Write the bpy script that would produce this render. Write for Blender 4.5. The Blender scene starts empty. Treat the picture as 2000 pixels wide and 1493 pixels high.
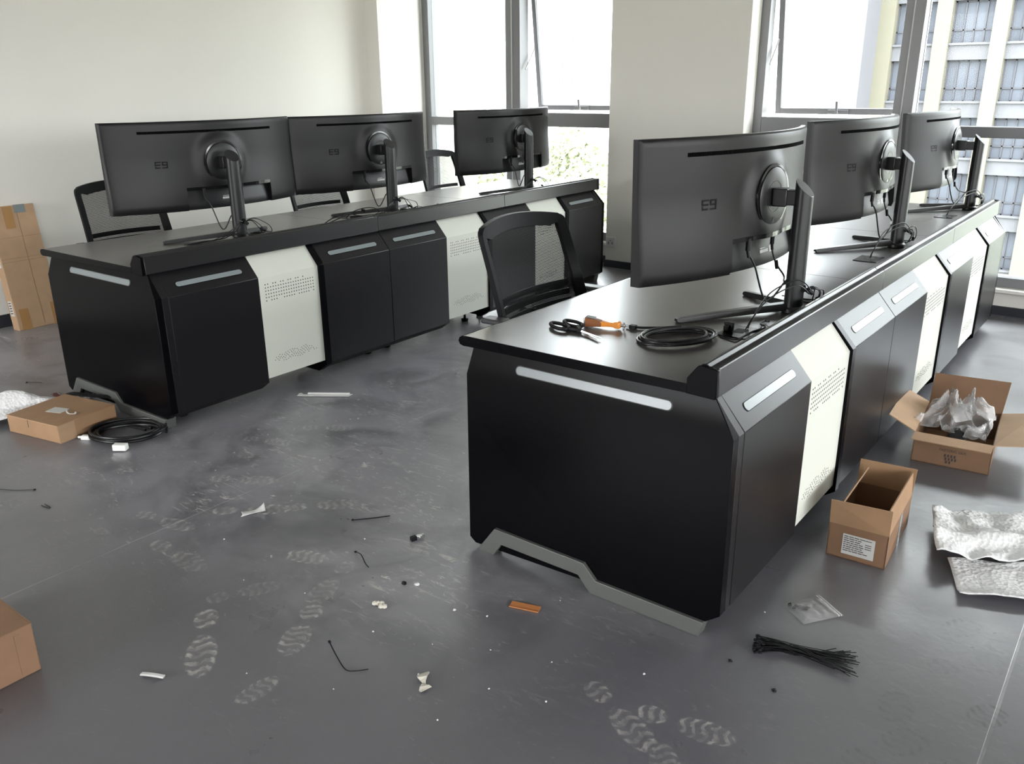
import bpy, math, random
from mathutils import Vector, Matrix
S = bpy.context.scene
C = S.collection
random.seed(7)
R = math.radians
PI = math.pi

# ------------------------------------------------------------------ camera
cam = bpy.data.cameras.new('camera')
co = bpy.data.objects.new('camera', cam)
C.objects.link(co)
S.camera = co
cam.sensor_fit = 'HORIZONTAL'
cam.sensor_width = 36.0
cam.lens = 1661.71 / 2000 * 36.0
cam.clip_start = 0.05
cam.clip_end = 500
rx, up, fw = (0.79298, 0.60919, -0.00878), (-0.19523, 0.26774, 0.9435), (-0.57712, 0.74646, -0.33124)
co.matrix_world = Matrix(((rx[0], up[0], -fw[0], 1.7441), (rx[1], up[1], -fw[1], -1.9822), (rx[2], up[2], -fw[2], 1.518), (0, 0, 0, 1)))

# ------------------------------------------------------------------ world, daylight and exposure
S.view_settings.view_transform = 'Standard'
S.view_settings.look = 'None'
S.view_settings.gamma = 1.0
S.view_settings.use_curve_mapping = False
S.view_settings.exposure = 2.56
w = bpy.data.worlds.new('overcast_sky')
S.world = w
w.use_nodes = True
nt = w.node_tree
bg = nt.nodes['Background']
bg.inputs['Strength'].default_value = 4.6
tc = nt.nodes.new('ShaderNodeTexCoord')
sp = nt.nodes.new('ShaderNodeSeparateXYZ')
rp = nt.nodes.new('ShaderNodeValToRGB')
rp.color_ramp.elements[0].position = 0.0
rp.color_ramp.elements[0].color = (0.42, 0.42, 0.40, 1)
rp.color_ramp.elements[1].position = 0.12
rp.color_ramp.elements[1].color = (0.96, 0.98, 1.0, 1)
nt.links.new(tc.outputs['Generated'], sp.inputs[0])
nt.links.new(sp.outputs['Z'], rp.inputs[0])
nt.links.new(rp.outputs[0], bg.inputs['Color'])
S.cycles.use_denoising = True
S.cycles.max_bounces = 10
S.cycles.diffuse_bounces = 6
S.cycles.glossy_bounces = 4
S.cycles.transmission_bounces = 6
S.cycles.transparent_max_bounces = 12
S.cycles.caustics_reflective = False
S.cycles.caustics_refractive = False
S.cycles.sample_clamp_indirect = 6.0

def portal(x0, x1, z0, z1, y, side=False):
    l = bpy.data.lights.new('window_daylight', 'AREA')
    l.shape = 'RECTANGLE'; l.size = x1 - x0; l.size_y = z1 - z0
    l.cycles.is_portal = True
    o = bpy.data.objects.new('window_daylight', l); C.objects.link(o)
    o.location = ((x0 + x1) / 2, y, (z0 + z1) / 2)
    o.rotation_euler = (R(-90), 0, 0)
    if side == 'back': o.location = ((x0 + x1) / 2, y, (z0 + z1) / 2); o.rotation_euler = (R(90), 0, 0)
    elif side:   # in the right wall: x0, x1 are then y values and y is x
        o.location = (y, (x0 + x1) / 2, (z0 + z1) / 2); o.rotation_euler = (R(-90), 0, R(-90))
portal(-3.9, 8.9, 0.8, 2.7, -7.18, 'back')  # over the unseen back windows, added to raise ambient light
portal(-6.6, 4.4, 1.3, 2.75, 9.98, True)  # over the unseen right-wall windows, added to brighten the interior
portal(-4.35, -2.11, 0.22, 2.75, 4.9)
portal(-0.93, 2.93, 0.22, 2.75, 4.9)

# ------------------------------------------------------------------ materials
def mat(name, col, rough=0.5, metal=0.0, spec=0.5, bump=0.0, bscale=200.0, var=0.0, vscale=6.0, alpha=1.0, coat=0.0):
    m = bpy.data.materials.new(name); m.use_nodes = True
    t = m.node_tree; b = t.nodes['Principled BSDF']
    b.inputs['Base Color'].default_value = (*col, 1)
    b.inputs['Roughness'].default_value = rough
    b.inputs['Metallic'].default_value = metal
    b.inputs['Specular IOR Level'].default_value = spec
    b.inputs['Alpha'].default_value = alpha
    if coat: b.inputs['Coat Weight'].default_value = coat; b.inputs['Coat Roughness'].default_value = 0.2
    tcn = t.nodes.new('ShaderNodeTexCoord')
    if bump:
        n = t.nodes.new('ShaderNodeTexNoise'); n.inputs['Scale'].default_value = bscale; n.inputs['Detail'].default_value = 3
        bm_ = t.nodes.new('ShaderNodeBump'); bm_.inputs['Strength'].default_value = bump; bm_.inputs['Distance'].default_value = 0.002
        t.links.new(tcn.outputs['Object'], n.inputs['Vector']); t.links.new(n.outputs[0], bm_.inputs['Height']); t.links.new(bm_.outputs[0], b.inputs['Normal'])
    if var:
        n = t.nodes.new('ShaderNodeTexNoise'); n.inputs['Scale'].default_value = vscale; n.inputs['Detail'].default_value = 4
        r = t.nodes.new('ShaderNodeMapRange'); r.inputs[1].default_value = 0.3; r.inputs[2].default_value = 0.7; r.inputs[3].default_value = 1 - var; r.inputs[4].default_value = 1 + var
        mx = t.nodes.new('ShaderNodeMix'); mx.data_type = 'RGBA'; mx.blend_type = 'MULTIPLY'; mx.inputs[0].default_value = 1
        mx.inputs[6].default_value = (*col, 1)
        t.links.new(tcn.outputs['Object'], n.inputs['Vector']); t.links.new(n.outputs[0], r.inputs[0]); t.links.new(r.outputs[0], mx.inputs[7]); t.links.new(mx.outputs[2], b.inputs['Base Color'])
    return m

M = {}
M['wall'] = mat('wall_paint', (0.69, 0.672, 0.625), 0.75, bump=0.15, bscale=60, var=0.02, vscale=1.5)
M['ceil'] = mat('ceiling_paint', (0.86, 0.85, 0.83), 0.9)
M['backwall'] = mat('far_room_wall_paint', (0.77, 0.755, 0.705), 0.9)
M['base'] = mat('dark_baseboard', (0.022, 0.023, 0.03), 0.4)
M['frame'] = mat('window_frame_grey', (0.19, 0.19, 0.20), 0.38, 0.0, 0.5)
M['framel'] = mat('window_gasket_light', (0.5, 0.5, 0.5), 0.5)
M['top'] = mat('worktop_laminate', (0.058, 0.052, 0.049), 0.30, 0.0, 0.7, bump=0.06, bscale=500, var=0.06, vscale=5)
M['dark'] = mat('console_dark_metal', (0.0022, 0.0021, 0.0028), 0.26, 0.0, 0.06)
M['satin'] = mat('console_satin_metal', (0.0090, 0.0084, 0.0095), 0.33, 0.06, 0.24, bump=0.05, bscale=900)
M['white'] = mat('console_white_metal', (0.60, 0.61, 0.55), 0.55, 0.0, 0.08)
M['hole'] = mat('vent_hole_dark', (0.05, 0.05, 0.05), 0.8)
M['trim'] = mat('brushed_aluminium', (0.145, 0.15, 0.14), 0.40, 0.5, bump=0.05, bscale=500)
M['lens'] = mat('frosted_light_strip', (0.20, 0.225, 0.23), 0.25, 0.0, 0.4)
M['mon'] = mat('monitor_plastic', (0.0082, 0.0078, 0.0083), 0.38, 0.0, 0.24, bump=0.04, bscale=1200)
M['mon2'] = mat('monitor_edge_plastic', (0.008, 0.008, 0.009), 0.4, 0, .3)
M['mongloss'] = mat('monitor_glossy_ring', (0.008, 0.008, 0.009), 0.12)
M['screen'] = mat('screen_glass', (0.005, 0.005, 0.006), 0.15)
M['rail'] = mat('rail_metal', (0.014, 0.0135, 0.0145), 0.30, 0.1, 0.6)
M['slot'] = mat('vent_slot_black', (0.002, 0.002, 0.002), 0.8, 0, .05)
M['pole'] = mat('stand_metal', (0.010, 0.010, 0.011), 0.36, 0.0, 0.4)
M['label'] = mat('white_label', (0.52, 0.52, 0.50), 0.6)
M['ink'] = mat('dark_ink', (0.05, 0.04, 0.035), 0.7)
M['logo'] = mat('dark_emblem', (0.003, 0.003, 0.003), 0.5, 0, .1)
M['cable'] = mat('black_cable_rubber', (0.006, 0.006, 0.007), 0.35, 0, .35)
M['plug'] = mat('black_plug_plastic', (0.006, 0.006, 0.007), 0.5, 0, .22)
M['chair'] = mat('chair_black_plastic', (0.006, 0.006, 0.007), 0.55, 0.0, 0.14, bump=0.1, bscale=400)
M['fabric'] = mat('chair_seat_fabric', (0.018, 0.018, 0.02), 0.85, bump=0.5, bscale=700)
M['armpad'] = mat('chair_armrest_plastic', (0.05, 0.05, 0.055), 0.45)
M['kraft'] = mat('kraft_cardboard', (0.31, 0.185, 0.10), 0.75, bump=0.2, bscale=80, var=0.08, vscale=9)
M['kraftd'] = mat('brown_cardboard', (0.20, 0.112, 0.062), 0.7, bump=0.2, bscale=80, var=0.09, vscale=9)
M['kraftl'] = mat('pale_cardboard_inside', (0.40, 0.26, 0.155), 0.8, bump=0.2, bscale=60, var=0.06, vscale=12)
M['tape'] = mat('brown_tape', (0.36, 0.20, 0.08), 0.28)
M['foam'] = mat('white_foam_sheet', (0.66, 0.66, 0.66), 0.85, 0, .2)
_t = M['foam'].node_tree
_v = _t.nodes.new('ShaderNodeTexVoronoi'); _v.inputs['Scale'].default_value = 75
_b = _t.nodes.new('ShaderNodeBump'); _b.inputs['Strength'].default_value = 1.0; _b.inputs['Distance'].default_value = 0.0035
_tc = _t.nodes.new('ShaderNodeTexCoord'); _t.links.new(_tc.outputs['Object'], _v.inputs['Vector']); _t.links.new(_v.outputs['Distance'], _b.inputs['Height']); _t.links.new(_b.outputs[0], _t.nodes['Principled BSDF'].inputs['Normal'])
M['steel'] = mat('polished_steel', (0.6, 0.6, 0.6), 0.22, 1.0)
M['orange'] = mat('orange_handle', (0.62, 0.22, 0.03), 0.35)
M['brown'] = mat('brown_tool_head', (0.20, 0.075, 0.03), 0.35)
M['paper'] = mat('white_paper', (0.58, 0.58, 0.57), 0.7)
M['crumb'] = mat('plaster_crumb', (0.55, 0.52, 0.45), 0.9, bump=0.5, bscale=200)
M['red'] = mat('dark_red_sleeve', (0.12, 0.01, 0.01), 0.5)
M['whiteplug'] = mat('white_connector_plastic', (0.75, 0.75, 0.72), 0.4)
M['orangestrip'] = mat('orange_brown_strip', (0.42, 0.16, 0.05), 0.6)
M['socket'] = mat('socket_plastic', (0.6, 0.6, 0.6), 0.4)

def glassmat():
    m = bpy.data.materials.new('window_glass'); m.use_nodes = True; t = m.node_tree
    for n in list(t.nodes):
        if n.type != 'OUTPUT_MATERIAL': t.nodes.remove(n)
    out = [n for n in t.nodes][0]
    a = t.nodes.new('ShaderNodeBsdfTransparent'); a.inputs[0].default_value = (0.70, 0.72, 0.72, 1)
    g = t.nodes.new('ShaderNodeBsdfGlossy'); g.inputs['Roughness'].default_value = 0.02
    f = t.nodes.new('ShaderNodeFresnel'); f.inputs[0].default_value = 1.12
    mx = t.nodes.new('ShaderNodeMixShader')
    t.links.new(f.outputs[0], mx.inputs[0]); t.links.new(a.outputs[0], mx.inputs[1]); t.links.new(g.outputs[0], mx.inputs[2]); t.links.new(mx.outputs[0], out.inputs[0])
    return m
M['glass'] = glassmat()

def filmmat():
    m = bpy.data.materials.new('clear_plastic_film'); m.use_nodes = True; t = m.node_tree
    for n in list(t.nodes):
        if n.type != 'OUTPUT_MATERIAL': t.nodes.remove(n)
    out = [n for n in t.nodes][0]
    a = t.nodes.new('ShaderNodeBsdfTransparent'); a.inputs[0].default_value = (0.97, 0.97, 0.97, 1)
    p = t.nodes.new('ShaderNodeBsdfPrincipled'); p.inputs['Base Color'].default_value = (0.8, 0.8, 0.8, 1); p.inputs['Roughness'].default_value = 0.12
    p.inputs['Specular IOR Level'].default_value = 1.0
    lw = t.nodes.new('ShaderNodeLayerWeight'); lw.inputs[0].default_value = 0.35
    r = t.nodes.new('ShaderNodeMapRange'); r.inputs[3].default_value = 0.09; r.inputs[4].default_value = 0.60
    tcn = t.nodes.new('ShaderNodeTexCoord')
    n = t.nodes.new('ShaderNodeTexNoise'); n.inputs['Scale'].default_value = 16; n.inputs['Distortion'].default_value = 1.0
    b = t.nodes.new('ShaderNodeBump'); b.inputs['Strength'].default_value = 0.8; b.inputs['Distance'].default_value = 0.01
    mx = t.nodes.new('ShaderNodeMixShader')
    t.links.new(tcn.outputs['Object'], n.inputs['Vector']); t.links.new(n.outputs[0], b.inputs['Height']); t.links.new(b.outputs[0], p.inputs['Normal']); t.links.new(b.outputs[0], lw.inputs['Normal'])
    t.links.new(lw.outputs['Facing'], r.inputs[0]); t.links.new(r.outputs[0], mx.inputs[0]); t.links.new(a.outputs[0], mx.inputs[1]); t.links.new(p.outputs[0], mx.inputs[2]); t.links.new(mx.outputs[0], out.inputs[0])
    return m
M['film'] = filmmat()

def meshmat():
    # open weave: threads are opaque, the gaps between them really let you see through
    m = bpy.data.materials.new('chair_back_net'); m.use_nodes = True; t = m.node_tree
    b = t.nodes['Principled BSDF']; b.inputs['Base Color'].default_value = (0.006, 0.006, 0.007, 1); b.inputs['Roughness'].default_value = 0.7; b.inputs['Specular IOR Level'].default_value = 0.15
    tcn = t.nodes.new('ShaderNodeTexCoord'); sx = t.nodes.new('ShaderNodeSeparateXYZ'); t.links.new(tcn.outputs['Object'], sx.inputs[0])
    def wv(out, k):
        a = t.nodes.new('ShaderNodeMath'); a.operation = 'MULTIPLY'; a.inputs[1].default_value = k; t.links.new(out, a.inputs[0])
        s = t.nodes.new('ShaderNodeMath'); s.operation = 'SINE'; t.links.new(a.outputs[0], s.inputs[0])
        g = t.nodes.new('ShaderNodeMath'); g.operation = 'GREATER_THAN'; g.inputs[1].default_value = -0.22; t.links.new(s.outputs[0], g.inputs[0]); return g
    g1 = wv(sx.outputs['Y'], 2 * PI / 0.0042); g2 = wv(sx.outputs['Z'], 2 * PI / 0.0052)
    mm = t.nodes.new('ShaderNodeMath'); mm.operation = 'MULTIPLY'; t.links.new(g1.outputs[0], mm.inputs[0]); t.links.new(g2.outputs[0], mm.inputs[1])
    inv = t.nodes.new('ShaderNodeMath'); inv.operation = 'SUBTRACT'; inv.inputs[0].default_value = 1.0; t.links.new(mm.outputs[0], inv.inputs[1]); t.links.new(inv.outputs[0], b.inputs['Alpha'])
    return m
M['net'] = meshmat()

# ------------------------------------------------------------------ helpers
class MB:
    def __init__(s): s.v = []; s.f = []; s.m = []
    def add(s, vs, fs, mi=0, T=None):
        n = len(s.v)
        s.v += [tuple(T @ Vector(v)) if T else tuple(v) for v in vs]
        s.f += [tuple(i + n for i in f) for f in fs]; s.m += [mi] * len(fs); return s
    def box(s, x0, x1, y0, y1, z0, z1, mi=0, T=None):
        vs = [(x, y, z) for z in (z0, z1) for y in (y0, y1) for x in (x0, x1)]
        return s.add(vs, [(0, 2, 3, 1), (4, 5, 7, 6), (0, 1, 5, 4), (2, 6, 7, 3), (0, 4, 6, 2), (1, 3, 7, 5)], mi, T)
    def prism(s, poly, a0, a1, ax='y', mi=0, T=None):
        # poly in the other two axes; ax='y' -> (x,z); 'x' -> (y,z); 'z' -> (x,y)
        def P(p, a):
            return {'y': (p[0], a, p[1]), 'x': (a, p[0], p[1]), 'z': (p[0], p[1], a)}[ax]
        n = len(poly)
        vs = [P(p, a0) for p in poly] + [P(p, a1) for p in poly]
        fs = [tuple(range(n)), tuple(range(2 * n - 1, n - 1, -1))] + [(i, i + n, (i + 1) % n + n, (i + 1) % n) for i in range(n)]
        return s.add(vs, fs, mi, T)
    def lathe(s, prof, n=32, mi=0, T=None, cap=True):
        vs = []; fs = []
        for r, h in prof:
            for i in range(n): a = 2 * PI * i / n; vs.append((r * math.cos(a), r * math.sin(a), h))
        for k in range(len(prof) - 1):
            for i in range(n): j = (i + 1) % n; fs.append((k * n + i, k * n + j, (k + 1) * n + j, (k + 1) * n + i))
        if cap: fs.append(tuple(range(n - 1, -1, -1))); fs.append(tuple(range((len(prof) - 1) * n, len(prof) * n)))
        return s.add(vs, fs, mi, T)
    def cyl(s, p, q, r, n=12, mi=0, r2=None):
        p, q = Vector(p), Vector(q); d = q - p
        T = Matrix.Translation(p) @ d.to_track_quat('Z', 'Y').to_matrix().to_4x4()
        return s.lathe([(r, 0), (r if r2 is None else r2, d.length)], n, mi, T)
    def tube(s, pts, r, n=8, mi=0, sub=6, closed=False, flat=1.0):
        P = smooth(pts, sub, closed) if sub > 1 else [Vector(p) for p in pts]
        N = len(P); up0 = Vector((0, 0, 1)); vs = []; fs = []
        t0 = (P[1] - P[0]).normalized()
        if abs(t0.z) > 0.9: up0 = Vector((1, 0, 0))
        b = t0.cross(up0).normalized()
        for i in range(N):
            t = (P[min(i + 1, N - 1)] - P[max(i - 1, 0)]).normalized()
            b = (b - t * b.dot(t)).normalized(); c = t.cross(b)
            for k in range(n): a = 2 * PI * k / n; vs.append(P[i] + b * math.cos(a) * r + c * math.sin(a) * r * flat)
        for i in range(N - 1):
            for k in range(n): j = (k + 1) % n; fs.append((i * n + k, i * n + j, (i + 1) * n + j, (i + 1) * n + k))
        fs.append(tuple(range(n - 1, -1, -1))); fs.append(tuple(range((N - 1) * n, N * n)))
        return s.add(vs, fs, mi)
    def sheet(s, grid, th=0.0, mi=0):
        # grid[i][j] of points; th thickness along vertex normal (approx z)
        a = len(grid); b = len(grid[0]); vs = [p for row in grid for p in row]
        fs = [(i * b + j, (i + 1) * b + j, (i + 1) * b + j + 1, i * b + j + 1) for i in range(a - 1) for j in range(b - 1)]
        return s.add(vs, fs, mi)
    def make(s, name, mats, parent=None, smooth_=False, bevel=0.0, solid=0.0, subd=0, loc=None, rot=None, seg=2, ang=35):
        me = bpy.data.meshes.new(name)
        me.from_pydata([tuple(v) for v in s.v], [], s.f); me.validate(clean_customdata=False)
        mats = mats if isinstance(mats, (list, tuple)) else [mats]
        for m_ in mats: me.materials.append(M[m_] if isinstance(m_, str) else m_)
        if len(me.polygons) == len(s.m): me.polygons.foreach_set('material_index', s.m)
        o = bpy.data.objects.new(name, me); C.objects.link(o)
        if parent: o.parent = parent
        if loc: o.location = loc
        if rot: o.rotation_euler = rot
        if solid: d = o.modifiers.new('thickness', 'SOLIDIFY'); d.thickness = solid; d.offset = 0
        if subd: d = o.modifiers.new('subdivision', 'SUBSURF'); d.levels = subd; d.render_levels = subd
        if bevel: d = o.modifiers.new('bevel', 'BEVEL'); d.width = bevel; d.segments = seg; d.limit_method = 'ANGLE'; d.angle_limit = R(40)
        if smooth_ or bevel:
            me.polygons.foreach_set('use_smooth', [True] * len(me.polygons))
            try: me.set_sharp_from_angle(angle=R(ang))
            except Exception: pass
        me.update()
        return o

def smooth(pts, sub, closed=False):
    P = [Vector(p) for p in pts]; out = []; n = len(P)
    for i in range(n if closed else n - 1):
        if closed: a, b, c, d = P[i - 1], P[i], P[(i + 1) % n], P[(i + 2) % n]
        else: a, b, c, d = P[max(i - 1, 0)], P[i], P[i + 1], P[min(i + 2, n - 1)]
        for k in range(sub):
            t = k / sub
            out.append(0.5 * ((2 * b) + (c - a) * t + (2 * a - 5 * b + 4 * c - d) * t * t + (3 * b - a - 3 * c + d) * t ** 3))
    out.append(P[0] if closed else P[-1]); return out

def tag(o, label, cat, group=None, kind=None):
    if label: o['label'] = label
    if cat: o['category'] = cat
    if group: o['group'] = group
    if kind: o['kind'] = kind
    return o
def thing(name, label, cat, loc=(0, 0, 0), rz=0.0, group=None):
    o = bpy.data.objects.new(name, None); C.objects.link(o); o.empty_display_size = 0.1
    o.location = loc; o.rotation_euler = (0, 0, rz); return tag(o, label, cat, group)
def struct(mb, name, m, **k):
    o = mb.make(name, m, **k); o['kind'] = 'structure'; return o
def copy_tree(o, parent=None):
    c = o.copy(); C.objects.link(c)
    if parent: c.parent = parent
    for ch in [x for x in bpy.data.objects if x.parent == o]: copy_tree(ch, c)
    return c
def text_mesh(txt, size, name, m, parent, T, ext=0.0004, bold=0.0):
    cu = bpy.data.curves.new(name, 'FONT'); cu.body = txt; cu.size = size; cu.extrude = ext; cu.offset = bold; cu.resolution_u = 3
    to = bpy.data.objects.new(name + '_tmp', cu); C.objects.link(to)
    dg = bpy.context.evaluated_depsgraph_get(); me = bpy.data.meshes.new_from_object(to.evaluated_get(dg))
    C.objects.unlink(to); bpy.data.objects.remove(to)
    me.transform(T); me.materials.clear(); me.materials.append(M[m]); me.name = name
    o = bpy.data.objects.new(name, me); C.objects.link(o); o.parent = parent; return o

# ------------------------------------------------------------------ floor material (vinyl with dust, shoe prints, weld seams)
def floormat():
    m = bpy.data.materials.new('grey_vinyl_floor'); m.use_nodes = True; t = m.node_tree; L = t.links
    b = t.nodes['Principled BSDF']
    geo = t.nodes.new('ShaderNodeNewGeometry'); pos = geo.outputs['Position']
    def noise(scale, detail=4, dist=0.0, vec=None, rough=0.55):
        n = t.nodes.new('ShaderNodeTexNoise'); n.inputs['Scale'].default_value = scale; n.inputs['Detail'].default_value = detail; n.inputs['Distortion'].default_value = dist; n.inputs['Roughness'].default_value = rough
        L.new(vec or pos, n.inputs['Vector']); return n.outputs[0]
    def mr(x, a, b_, c=0.0, d=1.0, sm=True):
        n = t.nodes.new('ShaderNodeMapRange'); n.interpolation_type = 'SMOOTHSTEP' if sm else 'LINEAR'
        for i, v in ((1, a), (2, b_), (3, c), (4, d)): n.inputs[i].default_value = v
        L.new(x, n.inputs[0]); return n.outputs[0]
    def mth(op, x, y=None, z=None):
        n = t.nodes.new('ShaderNodeMath'); n.operation = op
        for i, v in enumerate((x, y, z)):
            if v is None: continue
            if isinstance(v, (int, float)): n.inputs[i].default_value = v
            else: L.new(v, n.inputs[i])
        return n.outputs[0]
    def mixc(f, a, c, blend='MIX'):
        n = t.nodes.new('ShaderNodeMix'); n.data_type = 'RGBA'; n.blend_type = blend
        L.new(f, n.inputs[0]) if not isinstance(f, float) else setattr(n.inputs[0], 'default_value', f)
        for i, v in ((6, a), (7, c)):
            if isinstance(v, tuple): n.inputs[i].default_value = (*v, 1)
            else: L.new(v, n.inputs[i])
        return n.outputs[2]
    sep = t.nodes.new('ShaderNodeSeparateXYZ'); L.new(pos, sep.inputs[0]); X, Y = sep.outputs[0], sep.outputs[1]
    fine = noise(38, 5, 0.6)
    # ---- print group
    G = bpy.data.node_groups.new('shoe_print', 'ShaderNodeTree')
    G.interface.new_socket('Vector', in_out='INPUT', socket_type='NodeSocketVector')
    G.interface.new_socket('Noise', in_out='INPUT', socket_type='NodeSocketFloat')
    G.interface.new_socket('Kind', in_out='INPUT', socket_type='NodeSocketFloat')
    G.interface.new_socket('Fac', in_out='OUTPUT', socket_type='NodeSocketFloat')
    gi = G.nodes.new('NodeGroupInput'); go = G.nodes.new('NodeGroupOutput')
    def gm(op, x, y=None):
        n = G.nodes.new('ShaderNodeMath'); n.operation = op
        for i, v in enumerate((x, y)):
            if v is None: continue
            if isinstance(v, (int, float)): n.inputs[i].default_value = v
            else: G.links.new(v, n.inputs[i])
        return n.outputs[0]
    gs = G.nodes.new('ShaderNodeSeparateXYZ'); G.links.new(gi.outputs[0], gs.inputs[0]); gx, gy = gs.outputs[0], gs.outputs[1]
    nz = gi.outputs[1]
    def ell(cx, a, bb):   # soft ellipse 1 inside
        ux = gm('DIVIDE', gm('SUBTRACT', gx, cx), a); uy = gm('DIVIDE', gy, bb)
        d = gm('ADD', gm('MULTIPLY', ux, ux), gm('MULTIPLY', uy, uy))
        d = gm('ADD', d, gm('MULTIPLY', gm('SUBTRACT', nz, 0.5), 0.9))
        n = G.nodes.new('ShaderNodeMapRange'); n.interpolation_type = 'SMOOTHSTEP'
        for i, v in ((1, 0.72), (2, 1.02), (3, 1.0), (4, 0.0)): n.inputs[i].default_value = v
        G.links.new(d, n.inputs[0])
        e = G.nodes.new('ShaderNodeMapRange'); e.interpolation_type = 'SMOOTHSTEP'
        for i, v in ((1, 0.25), (2, 0.85), (3, 0.45), (4, 1.0)): e.inputs[i].default_value = v
        G.links.new(d, e.inputs[0])
        return gm('MULTIPLY', n.outputs[0], e.outputs[0])
    sole = ell(0.38, 0.6, 0.42); heel = ell(-0.68, 0.32, 0.34)
    both = gm('MAXIMUM', sole, gm('MULTIPLY', heel, gi.outputs[2]))
    ph = gm('ADD', gm('MULTIPLY', gx, 30.0), gm('ADD', gm('MULTIPLY', gm('SINE', gm('MULTIPLY', gy, 11.0)), 1.3), gm('MULTIPLY', nz, 7.0)))
    st = G.nodes.new('ShaderNodeMapRange'); st.interpolation_type = 'SMOOTHSTEP'
    for i, v in ((1, -0.3), (2, 0.5), (3, 0.15), (4, 1.0)): st.inputs[i].default_value = v
    G.links.new(gm('SINE', ph), st.inputs[0])
    pn = G.nodes.new('ShaderNodeMapRange')
    for i, v in ((1, 0.38), (2, 0.6), (3, 0.25), (4, 1.0)): pn.inputs[i].default_value = v
    G.links.new(nz, pn.inputs[0])
    G.links.new(gm('MULTIPLY', gm('MULTIPLY', both, st.outputs[0]), pn.outputs[0]), go.inputs[0])
    med = noise(9, 4, 0.8)
    def prnt(x, y, ang, ln, wd, heel_):
        mp = t.nodes.new('ShaderNodeMapping'); mp.vector_type = 'TEXTURE'
        mp.inputs['Location'].default_value = (x, y, 0); mp.inputs['Rotation'].default_value = (0, 0, R(ang)); mp.inputs['Scale'].default_value = (ln, wd, 1)
        L.new(pos, mp.inputs[0])
        g = t.nodes.new('ShaderNodeGroup'); g.node_tree = G; L.new(mp.outputs[0], g.inputs[0]); L.new(fine, g.inputs[1]); g.inputs[2].default_value = heel_
        return g.outputs[0]
    def total(lst):
        acc = None
        for (a, k) in lst:
            v = mth('MULTIPLY', prnt(*a), k * 1.5); acc = v if acc is None else mth('MAXIMUM', acc, v)
        return acc
    light = total(LIGHT_PRINTS); darkp = total(DARK_PRINTS)
    # streaky dust and painted daylight, strongest in the aisle between the consoles
    mp = t.nodes.new('ShaderNodeMapping'); mp.inputs['Rotation'].default_value = (0, 0, R(-35)); mp.inputs['Scale'].default_value = (1.0, 3.6, 1); L.new(pos, mp.inputs[0])
    s1 = mr(noise(8.5, 8, 1.6, mp.outputs[0], 0.72), 0.53, 0.70)
    s2 = mr(noise(2.2, 3, 0.5), 0.42, 0.64)
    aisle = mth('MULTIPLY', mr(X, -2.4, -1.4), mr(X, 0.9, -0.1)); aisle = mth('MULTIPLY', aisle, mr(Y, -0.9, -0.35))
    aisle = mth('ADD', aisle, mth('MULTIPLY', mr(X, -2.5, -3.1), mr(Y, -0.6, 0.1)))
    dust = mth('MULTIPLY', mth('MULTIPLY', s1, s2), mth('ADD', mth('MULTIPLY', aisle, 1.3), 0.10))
    s4 = mr(noise(2.6, 5, .8), .30, .62)
    rightz = mr(X, 0.95, 1.35)
    s3 = mr(noise(14, 6, 1.5, None, 0.7), 0.60, 0.72)
    base = mixc(med, (0.102, 0.100, 0.111), (0.122, 0.119, 0.133))
    base = mixc(mth('MULTIPLY', mth('MULTIPLY', aisle, s4), 0.75), base, (0.27, 0.262, 0.285))  # aisle base lightened: broad dust plus window brightness painted into the colour
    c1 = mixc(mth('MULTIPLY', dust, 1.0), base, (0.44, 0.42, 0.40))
    mp2 = t.nodes.new('ShaderNodeMapping'); mp2.inputs['Rotation'].default_value = (0, 0, R(25)); mp2.inputs['Scale'].default_value = (1.0, 2.4, 1); L.new(pos, mp2.inputs[0])
    s5 = mr(noise(24, 5, 0.9, mp2.outputs[0], 0.65), 0.60, 0.70); s6 = mr(noise(3.3, 3, 1.0), 0.50, 0.62)
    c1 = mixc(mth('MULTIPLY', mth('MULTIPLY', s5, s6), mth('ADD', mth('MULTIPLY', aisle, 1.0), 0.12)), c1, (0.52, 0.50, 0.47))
    c2 = mixc(light, c1, (0.46, 0.44, 0.41))
    c3 = mixc(mth('MULTIPLY', darkp, 1.0), c2, (0.055, 0.055, 0.06))
    c3 = mixc(mth('MULTIPLY', mth('MULTIPLY', s3, rightz), 0.16), c3, (0.06, 0.06, 0.065))
    # heat-welded seams of the vinyl sheets
    seam = None
    for sx_, wdt in ((-0.945, 0.004), (1.637, 0.007)):
        a = mth('SUBTRACT', 1.0, mr(mth('ABSOLUTE', mth('SUBTRACT', X, sx_)), wdt * 0.45, wdt * 0.8)); seam = a if seam is None else mth('MAXIMUM', seam, a)
    c4 = mixc(mth('MULTIPLY', mth('MULTIPLY', seam, mr(noise(4, 4), .35, .6, .15, 1.0)), 0.30), c3, (0.48, 0.46, 0.46))
    L.new(c4, b.inputs['Base Color'])
    rough = mth('ADD', mr(noise(3.0, 4), 0.3, 0.7, 0.27, 0.37), mth('MULTIPLY', mth('MAXIMUM', light, dust), 0.3))
    L.new(rough, b.inputs['Roughness']); b.inputs['Specular IOR Level'].default_value = 1.0
    bp = t.nodes.new('ShaderNodeBump'); bp.inputs['Strength'].default_value = 0.25; bp.inputs['Distance'].default_value = 0.003
    L.new(mth('ADD', noise(26, 4, 0.4), mth('MULTIPLY', seam, -1.0)), bp.inputs['Height']); L.new(bp.outputs[0], b.inputs['Normal'])
    return m
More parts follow.
